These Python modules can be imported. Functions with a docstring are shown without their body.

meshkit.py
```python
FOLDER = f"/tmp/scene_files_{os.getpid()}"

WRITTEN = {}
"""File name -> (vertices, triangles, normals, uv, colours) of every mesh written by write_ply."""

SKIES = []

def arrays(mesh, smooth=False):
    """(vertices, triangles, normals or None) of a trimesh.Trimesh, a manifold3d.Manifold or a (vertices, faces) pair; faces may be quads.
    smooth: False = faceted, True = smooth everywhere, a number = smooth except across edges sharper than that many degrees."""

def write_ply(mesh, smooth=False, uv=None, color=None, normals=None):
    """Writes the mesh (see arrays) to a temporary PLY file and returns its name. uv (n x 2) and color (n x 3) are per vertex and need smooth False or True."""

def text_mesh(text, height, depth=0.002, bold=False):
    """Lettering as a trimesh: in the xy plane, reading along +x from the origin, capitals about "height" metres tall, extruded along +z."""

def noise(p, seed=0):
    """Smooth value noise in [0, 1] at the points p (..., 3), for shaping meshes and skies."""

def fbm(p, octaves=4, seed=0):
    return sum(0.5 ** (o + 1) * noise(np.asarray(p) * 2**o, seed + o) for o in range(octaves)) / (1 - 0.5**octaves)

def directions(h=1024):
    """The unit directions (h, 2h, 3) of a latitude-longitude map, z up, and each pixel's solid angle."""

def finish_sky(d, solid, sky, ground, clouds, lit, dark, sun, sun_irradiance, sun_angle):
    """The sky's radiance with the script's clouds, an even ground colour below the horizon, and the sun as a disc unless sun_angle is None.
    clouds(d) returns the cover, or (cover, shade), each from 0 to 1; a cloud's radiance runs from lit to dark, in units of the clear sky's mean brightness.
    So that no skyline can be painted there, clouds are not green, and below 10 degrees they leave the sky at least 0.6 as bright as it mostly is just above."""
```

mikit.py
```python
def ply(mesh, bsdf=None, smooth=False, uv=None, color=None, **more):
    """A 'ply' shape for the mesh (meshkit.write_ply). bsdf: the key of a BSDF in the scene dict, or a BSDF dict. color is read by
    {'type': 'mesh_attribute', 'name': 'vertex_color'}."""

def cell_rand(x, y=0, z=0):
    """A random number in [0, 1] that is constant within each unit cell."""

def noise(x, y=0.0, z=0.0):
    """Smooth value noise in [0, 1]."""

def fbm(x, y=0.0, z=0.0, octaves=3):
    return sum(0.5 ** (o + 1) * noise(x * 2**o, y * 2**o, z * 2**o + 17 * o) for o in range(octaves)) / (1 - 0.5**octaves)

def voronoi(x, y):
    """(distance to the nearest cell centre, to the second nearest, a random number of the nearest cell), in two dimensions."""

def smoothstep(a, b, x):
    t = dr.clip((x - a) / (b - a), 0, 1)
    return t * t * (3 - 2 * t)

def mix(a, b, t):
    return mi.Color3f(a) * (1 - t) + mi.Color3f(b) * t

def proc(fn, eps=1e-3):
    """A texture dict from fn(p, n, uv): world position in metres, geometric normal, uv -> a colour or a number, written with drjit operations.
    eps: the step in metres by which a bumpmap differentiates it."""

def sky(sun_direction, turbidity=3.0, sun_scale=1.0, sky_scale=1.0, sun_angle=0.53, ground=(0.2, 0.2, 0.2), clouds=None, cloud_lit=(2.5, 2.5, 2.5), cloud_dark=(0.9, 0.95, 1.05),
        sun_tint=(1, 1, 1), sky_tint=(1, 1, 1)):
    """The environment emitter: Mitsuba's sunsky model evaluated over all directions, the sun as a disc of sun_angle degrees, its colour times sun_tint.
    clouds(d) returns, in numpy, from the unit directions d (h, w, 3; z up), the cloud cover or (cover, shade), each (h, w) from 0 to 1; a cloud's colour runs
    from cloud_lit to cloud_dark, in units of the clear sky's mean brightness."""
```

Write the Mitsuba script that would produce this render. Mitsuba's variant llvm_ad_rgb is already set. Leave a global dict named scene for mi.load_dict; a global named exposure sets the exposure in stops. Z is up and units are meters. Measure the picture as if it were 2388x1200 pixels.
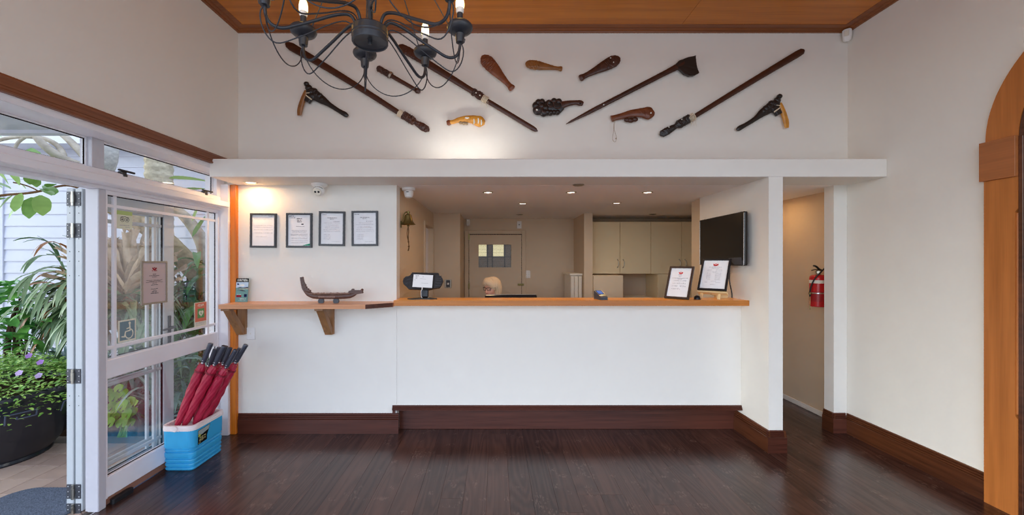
import math, random
import numpy as np, trimesh, manifold3d
import drjit as dr
import mitsuba as mi
import mikit, meshkit
from mikit import noise, fbm, smoothstep, mix, cell_rand
from scipy.interpolate import CubicSpline, PchipInterpolator
from shapely.geometry import Polygon, Point, LineString, box as sbox
from shapely.ops import unary_union
from shapely import affinity

# ------------------------------------------------------------------ camera, sky, exposure
F, CX, CY, EYE = 940.0, 1155.0, 607.0, 1.5645      # focal length and principal point in pixels of 2388 x 1200, eye height
T = mi.ScalarTransform4f
scene, labels, used = {}, {}, {}
rnd = random.Random(7)
scene['camera'] = {'type': 'perspective', 'fov': 2 * math.degrees(math.atan(1194 / F)), 'fov_axis': 'x', 'near_clip': 0.05, 'far_clip': 200.0,
                   'principal_point_offset_x': (1194 - CX) / 2388, 'principal_point_offset_y': (600 - CY) / 1200,
                   'to_world': T().look_at(origin=[0, 0, EYE], target=[0, 1, EYE], up=[0, 0, 1])}


def cloud_cover(d):
    n = meshkit.fbm(d * np.array([2.2, 2.2, 4.0]), 4, seed=3)
    return 0.32 + 0.45 * np.clip((n - 0.4) * 3, 0, 1), np.clip((n - 0.45) * 1.2, 0, 1)


scene['sky'] = mikit.sky((-0.85, -0.25, 0.45), turbidity=4.0, sun_scale=0.0, sky_scale=1.0, sky_tint=(0.94, 1.0, 1.17), ground=(0.32, 0.31, 0.29),
                         clouds=cloud_cover, cloud_lit=(1.35, 1.36, 1.42), cloud_dark=(0.95, 0.97, 1.05))
exposure = 4.3
EX = 2.0 ** -exposure                              # lamp radiances below are given as they should show in the picture, times EX
WARM = (1.0, 0.62, 0.30)


# ------------------------------------------------------------------ helpers
def at(px, py, Y):
    """The point at depth Y that the photograph shows at (px, py)."""
    return np.array([(px - CX) * Y / F, Y, EYE - (py - CY) * Y / F])


def srgb(r, g, b):
    f = lambda c: c / 12.92 if c <= 0.04045 else ((c + 0.055) / 1.055) ** 2.4
    return [f(r / 255), f(g / 255), f(b / 255)]


def uniq(name):
    n = used.get(name, 0)
    used[name] = n + 1
    return name if n == 0 else f'{name}_{n:03d}'


def tag(key, label=None, cat=None, group=None, kind=None):
    d = {k: v for k, v in (('label', label), ('category', cat), ('group', group), ('kind', kind)) if v}
    if d:
        labels.setdefault(key, {}).update(d)
    return key


def thing(name, label, cat, group=None, kind=None):
    return tag(uniq(name), label, cat, group, kind)


def put(key, mesh, mat, smooth=False, uv=None, **more):
    scene[key] = mesh if isinstance(mesh, dict) else mikit.ply(mesh, mat, smooth=smooth, uv=uv, **more)
    return key


def solo(name, mesh, mat, label, cat, smooth=False, group=None, kind=None, uv=None):
    k = uniq(name)
    put(k, mesh, mat, smooth, uv)
    return tag(k, label, cat, group, kind)


def struct(name, mesh, mat, label=None, smooth=False, uv=None):
    k = uniq(name)
    if mesh is not None:
        put(k, mesh, mat, smooth, uv)
    return tag(k, label, None, None, 'structure')


def part(parent, name, mesh, mat, smooth=False, label=None, kind=None, uv=None, **more):
    k = uniq(f'{parent}__{name}')
    put(k, mesh, mat, smooth, uv, **more)
    if label or kind:
        tag(k, label, None, None, kind)
    return k


def cat(*ms):
    ms = [m for x in ms for m in (x if isinstance(x, (list, tuple)) else [x])]
    return trimesh.util.concatenate(ms)


def bx(x0, x1, y0, y1, z0, z1, b=0.0):
    x0, x1, y0, y1, z0, z1 = min(x0, x1), max(x0, x1), min(y0, y1), max(y0, y1), min(z0, z1), max(z0, z1)
    if b <= 0:
        return trimesh.creation.box(bounds=[[x0, y0, z0], [x1, y1, z1]])
    pts = []
    for X, sx in ((x0, 1), (x1, -1)):
        for Y, sy in ((y0, 1), (y1, -1)):
            for Z, sz in ((z0, 1), (z1, -1)):
                pts += [(X, Y + sy * b, Z + sz * b), (X + sx * b, Y, Z + sz * b), (X + sx * b, Y + sy * b, Z)]
    return trimesh.convex.convex_hull(np.array(pts))


def frame_of(d, up=(0, 0, 1)):
    d = np.asarray(d, float) / np.linalg.norm(d)
    up = np.asarray(up, float)
    if abs(d @ up) > 0.98:
        up = np.array([1.0, 0, 0])
    s = np.cross(up, d)
    s /= np.linalg.norm(s)
    return s, np.cross(d, s), d


def bar(p0, p1, w, h, b=0.0, up=(0, 0, 1)):
    """A box from p0 to p1, w wide (sideways) and h high (along up)."""
    p0, p1 = np.asarray(p0, float), np.asarray(p1, float)
    L = np.linalg.norm(p1 - p0)
    s, u, d = frame_of(p1 - p0, up)
    m = bx(-w / 2, w / 2, -h / 2, h / 2, 0, L, b)
    M = np.eye(4)
    M[:3, 0], M[:3, 1], M[:3, 2], M[:3, 3] = s, u, d, p0
    return m.apply_transform(M)


def plane(mesh, o, u, v):
    """local x -> u, y -> v, z -> u x v, origin o"""
    u, v = np.asarray(u, float) / np.linalg.norm(u), np.asarray(v, float) / np.linalg.norm(v)
    M = np.eye(4)
    M[:3, 0], M[:3, 1], M[:3, 2], M[:3, 3] = u, v, np.cross(u, v), o
    return mesh.copy().apply_transform(M)


def extr(poly, depth):
    geoms = getattr(poly, 'geoms', [poly])
    return cat([trimesh.creation.extrude_polygon(g, depth, engine='earcut') for g in geoms if g.area > 1e-9])


def quads(rows, cols, closed):
    i, j = np.meshgrid(np.arange(rows - 1), np.arange(cols if closed else cols - 1), indexing='ij')
    a, b = i * cols + j, i * cols + (j + 1) % cols
    return np.vstack([np.stack([a, b, b + cols], -1).reshape(-1, 3), np.stack([a, b + cols, a + cols], -1).reshape(-1, 3)])


def loft(loops, caps=True):
    """closed loops (n, k, 3) of equal counts joined into a skin"""
    L = np.asarray(loops, float)
    n, k = L.shape[:2]
    v, f = L.reshape(-1, 3), quads(n, k, True)
    if caps:
        v = np.vstack([v, L[0].mean(0), L[-1].mean(0)])
        j = np.arange(k)
        f = np.vstack([f, np.stack([(j + 1) % k, j, 0 * j + n * k], 1), np.stack([j + (n - 1) * k, (j + 1) % k + (n - 1) * k, 0 * j + n * k + 1], 1)])
    m = trimesh.Trimesh(v, f, process=False)
    if m.volume < 0:
        m.invert()
    return m


def sweep(pts, ra, rb, bdir=None, sides=10, power=2.0):
    """ellipse section swept along pts; ra: half size sideways, rb: half size along bdir"""
    p = np.asarray(pts, float)
    n = len(p)
    ra, rb = np.broadcast_to(ra, (n,)), np.broadcast_to(rb, (n,))
    t = np.gradient(p, axis=0)
    t /= np.linalg.norm(t, axis=1, keepdims=True) + 1e-12
    if bdir is None:
        b = np.zeros_like(p)
        x = np.cross(t[0], [0.31, 0.17, 0.93])
        if np.linalg.norm(x) < 0.1:
            x = np.cross(t[0], [1.0, 0, 0])
        x /= np.linalg.norm(x)
        for i in range(n):
            x = x - t[i] * (x @ t[i])
            x /= np.linalg.norm(x)
            b[i] = x
    else:
        b = np.broadcast_to(np.asarray(bdir, float), p.shape)
        b = b - t * (b * t).sum(1, keepdims=True)
        b = b / (np.linalg.norm(b, axis=1, keepdims=True) + 1e-12)
    a = np.cross(b, t)
    th = np.arange(sides) * 2 * np.pi / sides
    c, s = np.cos(th), np.sin(th)
    c, s = np.sign(c) * np.abs(c) ** (2 / power), np.sign(s) * np.abs(s) ** (2 / power)
    loops = p[:, None] + (ra[:, None] * c)[..., None] * a[:, None] + (rb[:, None] * s)[..., None] * b[:, None]
    return loft(loops)


def tube(pts, r, sides=8):
    return sweep(pts, r, r, None, sides)


def spline(pts, n=24):
    p = np.asarray(pts, float)
    d = np.concatenate([[0], np.cumsum(np.linalg.norm(np.diff(p, axis=0), axis=1))])
    return CubicSpline(d, p)(np.linspace(0, d[-1], n))


def interp(xs, ys, t):
    return PchipInterpolator(xs, ys)(t)


def lathe(profile, n=28, o=(0, 0, 0), axis=(0, 0, 1)):
    prof = np.asarray(profile, float)
    th = np.arange(n) * 2 * np.pi / n
    L = np.stack([prof[:, :1] * np.cos(th), prof[:, :1] * np.sin(th), np.repeat(prof[:, 1:2], n, 1)], -1)
    m = loft(L)
    s, u, d = frame_of(axis, (0, 1, 0))
    M = np.eye(4)
    M[:3, 0], M[:3, 1], M[:3, 2], M[:3, 3] = s, u, d, o
    return m.apply_transform(M)


def cyl(p0, p1, r, n=20, b=0.0):
    p0, p1 = np.asarray(p0, float), np.asarray(p1, float)
    L = np.linalg.norm(p1 - p0)
    prof = [(r, 0), (r, L)] if b <= 0 else [(r - b, 0), (r, b), (r, L - b), (r - b, L)]
    return lathe(prof, n, p0, p1 - p0)


def ball(o, rx, ry=None, rz=None, sub=2):
    m = trimesh.creation.icosphere(subdivisions=sub)
    m.apply_scale([rx, ry or rx, rz or rx])
    return m.apply_translation(o)


def rrect(w, h, r, k=5):
    pts = []
    for cx, cy, a0 in ((w / 2 - r, h / 2 - r, 0), (-w / 2 + r, h / 2 - r, 90), (-w / 2 + r, -h / 2 + r, 180), (w / 2 - r, -h / 2 + r, 270)):
        for a in np.linspace(a0, a0 + 90, k):
            pts.append((cx + r * math.cos(math.radians(a)), cy + r * math.sin(math.radians(a))))
    return np.array(pts)


def carve(m, amp, freq, seed=0):
    """pushes the vertices along their normals by ridged noise: carved relief"""
    v = np.array(m.vertices)
    n = np.array(m.vertex_normals)
    r = np.abs(meshkit.noise(v * freq, seed) * 2 - 1) + 0.5 * np.abs(meshkit.noise(v * freq * 2.1, seed + 1) * 2 - 1)
    amp = np.asarray(amp)
    m.vertices = v + n * ((r - 0.6) * amp)[:, None]
    return m


# ------------------------------------------------------------------ materials
def mat(name, d, two=True):
    scene[name] = {'type': 'twosided', 'bsdf': d} if two else d
    return name


def rgb(c):
    return {'type': 'rgb', 'value': [float(x) for x in c]}


def pr(name, c, rough=0.5, metal=0.0, spec=0.5, **k):
    col = c if isinstance(c, dict) else rgb(c)
    return mat(name, {'type': 'principled', 'base_color': col, 'roughness': rough, 'metallic': metal, 'specular': spec, **k})


def df(name, c):
    return mat(name, {'type': 'diffuse', 'reflectance': c if isinstance(c, dict) else rgb(c)})


def wood_fn(dark, light, axis, fa=34.0, fl=1.6, contrast=1.0):
    def fn(p, n, uv):
        q = [p.x, p.y, p.z]
        l = q.pop(axis)
        a = noise(q[0] * fa, q[1] * fa, l * fl)
        b = noise(q[0] * fa * 5, q[1] * fa * 5, l * fl * 4 + 9)
        c = noise(q[0] * 5, q[1] * 5, l * 0.8 + 3)
        t = dr.clip((a * 0.5 + b * 0.25 + c * 0.45 - 0.6) * contrast + 0.5, 0, 1)
        return mix(dark, light, t)
    return mikit.proc(fn)


def floor_fn(p, n, uv):
    i = uv.x * 57.0
    x = p.x + i * 3.1
    y = p.y + i * 11.0
    w = noise(x * 9, y * 0.8, i) + 0.35 * noise(x * 22, y * 2.2, i + 5)
    ring = 0.5 + 0.5 * dr.sin(w * 46)
    fine = noise(x * 420, y * 9, i)
    cloud = fbm(p.x * 2.1, p.y * 2.1, 1.0)
    t = ring * 0.30 + fine * 0.30 + uv.x * 0.45 + (cloud - 0.5) * 0.5
    c = mix(srgb(38, 20, 17), srgb(88, 57, 46), dr.clip(t, 0, 1))
    scuff = smoothstep(0.74, 0.86, noise(p.x * 14, p.y * 14, 4.0)) * smoothstep(0.55, 0.8, noise(p.x * 150, p.y * 60, 7.0))
    return mix(c, srgb(140, 112, 98), scuff * 0.25)


def floor_rough(p, n, uv):
    return 0.16 + 0.10 * fbm(p.x * 3, p.y * 3, 2.0) + 0.05 * noise(p.x * 300, p.y * 12, uv.x * 50)


df('wall_paint', srgb(233, 228, 219))
df('ceiling_paint', srgb(242, 238, 234))
pr('white_frame', srgb(228, 226, 230), 0.35)
pr('floor_wood', mikit.proc(floor_fn), mikit.proc(floor_rough), spec=0.55)
df('gap_dark', (0.012, 0.009, 0.008))
pr('ceiling_wood', wood_fn(srgb(158, 82, 16), srgb(210, 130, 40), 0, 22, 0.9), 0.4)
pr('skirting_wood', wood_fn(srgb(48, 22, 16), srgb(98, 52, 38), 0, 60, 2.0), 0.28)
pr('skirting_wood_side', wood_fn(srgb(54, 27, 16), srgb(104, 58, 33), 1, 60, 2.0), 0.28)
pr('crown_wood', wood_fn(srgb(100, 50, 18), srgb(150, 84, 32), 0, 60, 1.5), 0.35)
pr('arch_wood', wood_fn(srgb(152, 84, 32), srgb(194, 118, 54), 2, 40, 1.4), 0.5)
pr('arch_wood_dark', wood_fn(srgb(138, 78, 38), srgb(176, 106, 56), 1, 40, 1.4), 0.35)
pr('strip_wood', wood_fn(srgb(176, 84, 14), srgb(226, 132, 34), 2, 60, 1.2), 0.35)
pr('trim_wood', wood_fn(srgb(92, 50, 28), srgb(142, 84, 50), 1, 80, 1.2), 0.4)
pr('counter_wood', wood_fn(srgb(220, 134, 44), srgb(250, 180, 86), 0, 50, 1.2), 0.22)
pr('counter_shaded_wood', wood_fn(srgb(164, 92, 30), srgb(208, 132, 56), 0, 60, 1.2), 0.3)  # counter timber darkened to carry the shade on its front face
pr('bracket_wood', wood_fn(srgb(112, 74, 44), srgb(160, 114, 72), 2, 55, 2.0), 0.4)
pr('carved_wood', wood_fn(srgb(40, 20, 14), srgb(84, 46, 30), 2, 60, 20.0, 1.3), 0.3)
pr('spear_wood', wood_fn(srgb(46, 22, 14), srgb(80, 42, 26), 0, 50, 6.0), 0.28)
pr('red_wood', wood_fn(srgb(86, 42, 22), srgb(136, 76, 44), 0, 60, 20.0), 0.28)
pr('tan_wood', wood_fn(srgb(112, 68, 30), srgb(152, 100, 50), 0, 60, 20.0), 0.28)
pr('honey_wood', wood_fn(srgb(176, 110, 30), srgb(224, 160, 62), 0, 60, 20.0), 0.25)
pr('black_wood', srgb(34, 27, 24), 0.3)
df('cord', srgb(226, 212, 186))
pr('twine', srgb(150, 128, 98), 0.8)
pr('shell', srgb(226, 226, 218), 0.2)
pr('black_iron', srgb(44, 46, 52), 0.42, 0.0, 0.5)
pr('black_plastic', srgb(26, 26, 28), 0.35)
pr('dark_grey', srgb(62, 64, 70), 0.4)
pr('grey_plastic', srgb(150, 150, 152), 0.4)
pr('white_plastic', srgb(232, 230, 226), 0.35)
pr('cream_plastic', srgb(222, 214, 198), 0.4)
pr('frame_black', srgb(58, 60, 64), 0.35)
pr('frame_brown', srgb(62, 46, 38), 0.35)
df('paper', srgb(240, 240, 242))
df('ink', srgb(70, 70, 78))
df('ink_light', srgb(165, 165, 172))
df('logo_red', srgb(196, 44, 40))
df('green_ink', srgb(46, 140, 110))
pr('screen_black', srgb(20, 19, 19), 0.28, 0.0, 0.4)
pr('chrome', srgb(200, 200, 205), 0.2, 1.0)
pr('nickel', srgb(176, 172, 160), 0.3, 1.0)
pr('brass', srgb(132, 118, 74), 0.35, 1.0)
pr('red_paint', srgb(190, 26, 34), 0.25)
df('cupboard', srgb(232, 214, 176))
df('fridge_white', srgb(226, 208, 180))
scene['glass'] = {'type': 'thindielectric', 'int_ior': 1.5}

pr('terracotta_step', srgb(150, 104, 84), 0.6)
pr('shelf_wood', wood_fn(srgb(176, 112, 72), srgb(216, 156, 112), 0, 50, 1.2), 0.3)
df('window_grey', srgb(176, 174, 170))
df('brochure_teal', srgb(110, 150, 148))
df('brochure_sky', srgb(188, 206, 224))
df('brochure_navy', srgb(36, 40, 74))
df('brochure_red', srgb(140, 40, 52))
pr('canoe_wood', wood_fn(srgb(58, 36, 30), srgb(104, 72, 60), 0, 60, 20.0), 0.4)
pr('canoe_light', srgb(146, 116, 102), 0.45)
df('rope_brown', srgb(96, 68, 42))
pr('easel_wood', srgb(226, 194, 140), 0.4)
pr('bell_black', srgb(24, 24, 28), 0.12, 0.3)
pr('tv_black', srgb(22, 22, 23), 0.2)
pr('label_red', srgb(160, 24, 32), 0.35)
pr('skin', srgb(226, 172, 146), 0.5)
df('cloth_dark', srgb(40, 40, 48))
pr('blonde', srgb(208, 184, 152), 0.45)
pr('lip_pink', srgb(190, 98, 92), 0.4)
pr('cooler_blue', srgb(52, 160, 208), 0.35)
pr('cooler_white', srgb(228, 216, 214), 0.4)
pr('sticker_grey', srgb(150, 162, 160), 0.4)
df('sticker_text', srgb(196, 186, 130))
pr('crimson', srgb(168, 28, 58), 0.5, 0.0, 0.5, sheen=0.4)
pr('crimson_dark', srgb(128, 18, 40), 0.55)
pr('gold_tip', srgb(196, 150, 96), 0.35, 0.6)
pr('handle_black', srgb(70, 72, 84), 0.25, 0.3)
pr('notice_frame_grey', srgb(150, 138, 122), 0.5)
df('backlit_notice_paper', srgb(192, 176, 176))  # pale sheet with the grey of being lit from behind in its colour
df('ink_black', srgb(24, 22, 22))
pr('shaded_leaf_frame', srgb(184, 189, 192), 0.35)  # white door leaf paint, greyed so its shade sits in the colour
pr('shaded_post_frame', srgb(190, 188, 194), 0.35)  # same white as the frames, with the shade on the post mixed in
df('logo_dark', srgb(140, 28, 34))
df('sticker_cream', srgb(226, 222, 204))
df('sticker_blue', srgb(122, 144, 154))
df('warm_tinted_paint', srgb(214, 194, 168))  # cream wall paint, toned to hold the dim warm light of office and hallway
df('sticker_orange', srgb(218, 128, 106))
df('sticker_green', srgb(110, 160, 104))
df('sticker_pale', srgb(214, 218, 196))
df('sticker_lime', srgb(176, 196, 128))
df('ground_pale', srgb(204, 202, 196))  # mostly unseen outdoor ground, paled to bounce daylight into the room
df('grout', srgb(158, 148, 140))
df('soil', srgb(58, 46, 38))
pr('mat_blue', mikit.proc(lambda p, n, uv: mix(srgb(58, 66, 80), srgb(104, 114, 132), noise(p.x * 260, p.y * 260, 1.0))), 0.9)
df('weatherboard', srgb(212, 214, 224))


def tile_fn(p, n, uv):
    c = mix(srgb(176, 150, 136), srgb(212, 188, 170), uv.x)
    return mix(c, srgb(156, 136, 128), 0.45 * fbm(p.x * 9, p.y * 9, uv.x * 30))


pr('terracotta', mikit.proc(tile_fn), 0.42)


def leaf_mat(name, a, b, trans=0.7, rough=0.4):
    scene[name] = {'type': 'twosided', 'bsdf': {'type': 'principled', 'base_color': mikit.proc(lambda p, n, uv, a=srgb(*a), b=srgb(*b): mix(a, b, dr.clip(uv.x + 0.25 * (noise(p.x * 40, p.y * 40, p.z * 40) - 0.5), 0, 1))), 'roughness': rough, 'specular': 0.5}}


leaf_mat('leaf_grey', (74, 108, 76), (150, 172, 128))
leaf_mat('leaf_brown', (134, 82, 44), (196, 138, 92))
leaf_mat('leaf_shield', (150, 124, 98), (206, 182, 152))
leaf_mat('leaf_dark', (30, 74, 34), (78, 128, 66), rough=0.3)
leaf_mat('leaf_blue', (70, 108, 98), (148, 176, 160), rough=0.35)
leaf_mat('leaf_green', (46, 122, 46), (124, 186, 88), rough=0.35)
leaf_mat('leaf_bright', (96, 150, 62), (168, 204, 112), rough=0.4)
leaf_mat('leaf_lime', (104, 160, 52), (156, 198, 84))
leaf_mat('leaf_petunia', (96, 156, 60), (186, 220, 112))
df('leaf_pale', srgb(170, 176, 84))


def bark(name, a, b, f=14.0):
    df(name, mikit.proc(lambda p, n, uv, a=srgb(*a), b=srgb(*b): mix(a, b, fbm(p.x * f, p.y * f, p.z * f))))


bark('bark_pale', (120, 110, 96), (206, 198, 180))
bark('bark_tan', (130, 112, 82), (190, 172, 134), 22.0)
bark('bark_palm', (148, 138, 114), (214, 206, 180), 30.0)
bark('bark_grey', (150, 150, 146), (206, 206, 200), 40.0)
df('bark_dark', srgb(74, 58, 46))
df('bark_brown', srgb(128, 96, 70))
bark('fern_brown', (80, 62, 46), (140, 112, 84), 20.0)
pr('glaze_black', srgb(28, 30, 38), 0.12, clearcoat=0.6)
pr('glaze_blue', srgb(74, 82, 100), 0.18)
df('petal_purple', srgb(176, 136, 204))
df('petal_lilac', srgb(208, 184, 226))
# ------------------------------------------------------------------ the room
XL, XR, YB, YF, ZC, ZS = -2.335, 3.20, 3.66, 3.29, 3.63, 2.247     # left wall, right wall, back wall, soffit front, ceiling, soffit underside
YN = -0.45                                                         # unseen front edge, left open close behind the camera to let daylight in
XO, XP0, XP1 = -0.8955, 2.233, 2.3485                              # office's left wall, pier

# floor: planks running away from the camera
fl = struct('floor', bx(-2.49, 3.40, YN, 6.70, -0.08, -0.006), 'gap_dark', 'dark stained timber plank floor')
W = 0.152
nx = int((3.30 + 2.488) / W) + 1
for i in range(nx):
    x0 = -2.488 + i * W
    x1 = min(x0 + W - 0.0007, 3.30)
    y = YN - rnd.random() * 2.0
    while y < 6.6:
        L = 1.5 + rnd.random() * 1.3
        a, b = max(y, YN), min(y + L - 0.0008, 6.62)
        if b - a > 0.05:
            m = bx(x0, x1, a, b, -0.006, 0.0, 0.0006)
            part(fl, 'plank', m, 'floor_wood', uv=np.tile([rnd.random(), 0.5], (len(m.vertices), 1)))
        y += L

# walls
struct('wall_back', bx(-2.60, 3.45, YB, YB + 0.12, 2.395, 3.80), 'wall_paint', 'plain plastered wall above the soffit hung with carvings')
struct('wall_alcove', bx(-2.60, XO, YB, YB + 0.12, 0, 2.3945), 'wall_paint', 'white wall with four framed certificates above the shelf')
struct('wall_left_upper', bx(-2.62, XL, YN, YB + 0.12, 2.36, 3.80), 'wall_paint', 'blank wall above the glazing')
po = sbox(YN, 0, YB + 0.006, 3.80).difference(unary_union([sbox(1.305, -0.1, 2.445, 2.32), Point(1.875, 2.32).buffer(0.57, 32)]))
struct('wall_right', plane(extr(po, 0.22), (XR, 0, 0), (0, 1, 0), (0, 0, 1)), 'wall_paint', 'white side wall with the arched opening')
struct('wall_beyond_arch', bx(4.6, 4.7, -0.5, 3.7, 0, 3.2), 'wall_paint')
struct('ceiling_beyond_arch', bx(3.42, 4.7, -0.5, 3.7, 3.1, 3.2), 'wall_paint')
struct('floor_beyond_arch', bx(3.30, 4.7, -0.5, 3.7, -0.08, -0.004), 'skirting_wood_side')
struct('wall_beyond_end', cat(bx(3.42, 4.7, 3.67, 3.76, 0, 3.2), bx(3.42, 4.7, -0.6, -0.5, 0, 3.2)), 'wall_paint')
struct('wall_front_header', cat(bx(-2.62, 3.45, YN - .15, YN, 3.42, 3.80)), 'wall_paint')  # unseen header, kept high so more daylight reaches the upper walls
struct('wall_nib', bx(3.08, 3.30, 3.668, 3.775, 0, ZS), 'wall_paint', 'narrow wall return at the mouth of the hallway')
struct('wall_hall_right', bx(3.28, 3.42, 3.776, 4.75, 0, ZS), 'warm_tinted_paint', 'hallway wall with the fire extinguisher')
struct('wall_hall_end', bx(2.365, 3.42, 4.66, 4.76, 0, ZS), 'warm_tinted_paint')
struct('wall_pier', bx(XP0, XP1, YF + 0.002, 4.40, 0, ZS), 'wall_paint', 'white pier wall beside the counter carrying the television')
struct('wall_hall_left', bx(XP1 - 0.06, XP1 + 0.012, 4.401, 4.70, 0, ZS), 'warm_tinted_paint')
struct('wall_office_left', cat(bx(-1.02, XO, YB + 0.121, 5.08, 0, ZS), bx(-1.02, XO, 5.08, 5.72, 2.02, ZS), bx(-1.02, XO, 5.72, 5.84, 0, ZS)), 'warm_tinted_paint', 'side wall of the office with the brass bell')
struct('wall_office_nib', bx(-1.02, -0.509, 5.841, 6.72, 0, ZS), 'warm_tinted_paint', 'wall return behind the tablet stand')
struct('wall_office_back', bx(-0.508, 3.42, 6.60, 6.72, 0, ZS), 'warm_tinted_paint', 'rear office wall with the panelled door')
struct('column', bx(1.284, 1.408, 5.83, 6.598, 0, ZS), 'warm_tinted_paint', 'white nib column beside the cupboards')
struct('wall_kitchen_right', bx(3.32, 3.42, 4.77, 6.598, 0, ZS), 'warm_tinted_paint')
struct('wall_counter', bx(XO + 0.001, XP0 - 0.001, YB, YB + 0.13, 0.235, 1.164), 'wall_paint', 'white front of the reception counter')
struct('ceiling_office', cat(bx(XO + 0.0005, 3.45, YB + 0.001, 3.80, ZS, ZS + 0.147), bx(-1.02, 3.45, 3.80, 6.74, ZS, ZS + 0.147)), 'ceiling_paint', 'low ceiling over the office and hallway')
struct('beam_soffit', bx(XL, XR - 0.001, YF, YB - 0.001, ZS, 2.395, 0.004), 'wall_paint', 'white plaster beam running across the room above the counter')
struct('ceiling_outer', bx(-2.62, 3.45, YN - .15, YB + 0.1, 3.665, 3.80), 'wall_paint')
ce = struct('ceiling', None, None, 'varnished plywood ceiling')
for k, (a, b) in enumerate(((XL, -0.345), (-0.343, 1.65), (1.652, XR))):
    for c, d in ((YN, 1.2), (1.202, 3.6)):
        part(ce, 'panel', bx(a, b, c, d, 3.652, 3.664, 0.001), 'ceiling_wood')

# crown moulding under the timber ceiling
prof = Polygon([(0, 3.626), (0.018, 3.626), (0.022, 3.634), (0.03, 3.632), (0.04, 3.637), (0.046, 3.645), (0.058, 3.643), (0.094, 3.647), (0.1, 3.655), (0.1, 3.66), (0, 3.66)])
struct('trim_crown_back', plane(extr(prof, XR - XL), (XR, YB - 0.0005, 0), (0, -1, 0), (0, 0, 1)), 'crown_wood', 'dark timber crown moulding over the carvings')
struct('trim_crown_left', plane(extr(prof, YB - YN), (XL + 0.0005, YB - 0.002, 0), (1, 0, 0), (0, 0, 1)), 'crown_wood')
struct('trim_crown_right', plane(extr(prof, YB - YN), (XR - 0.0005, YN, 0), (-1, 0, 0), (0, 0, 1)), 'crown_wood')


# skirting boards
def skirt_profile(h=0.18, t=0.02):
    return Polygon([(0, 0), (t, 0), (t, h - .054), (t - .003, h - .051), (t - .010, h - .049), (t - .004, h - .045), (t - .004, h - .036), (t - .012, h - .033), (t - .007, h - .029), (t - .007, h - .02), (t - .014, h - .017), (t - .010, h - .013), (t - .010, h - .004), (.005, h), (0, h)])


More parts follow.
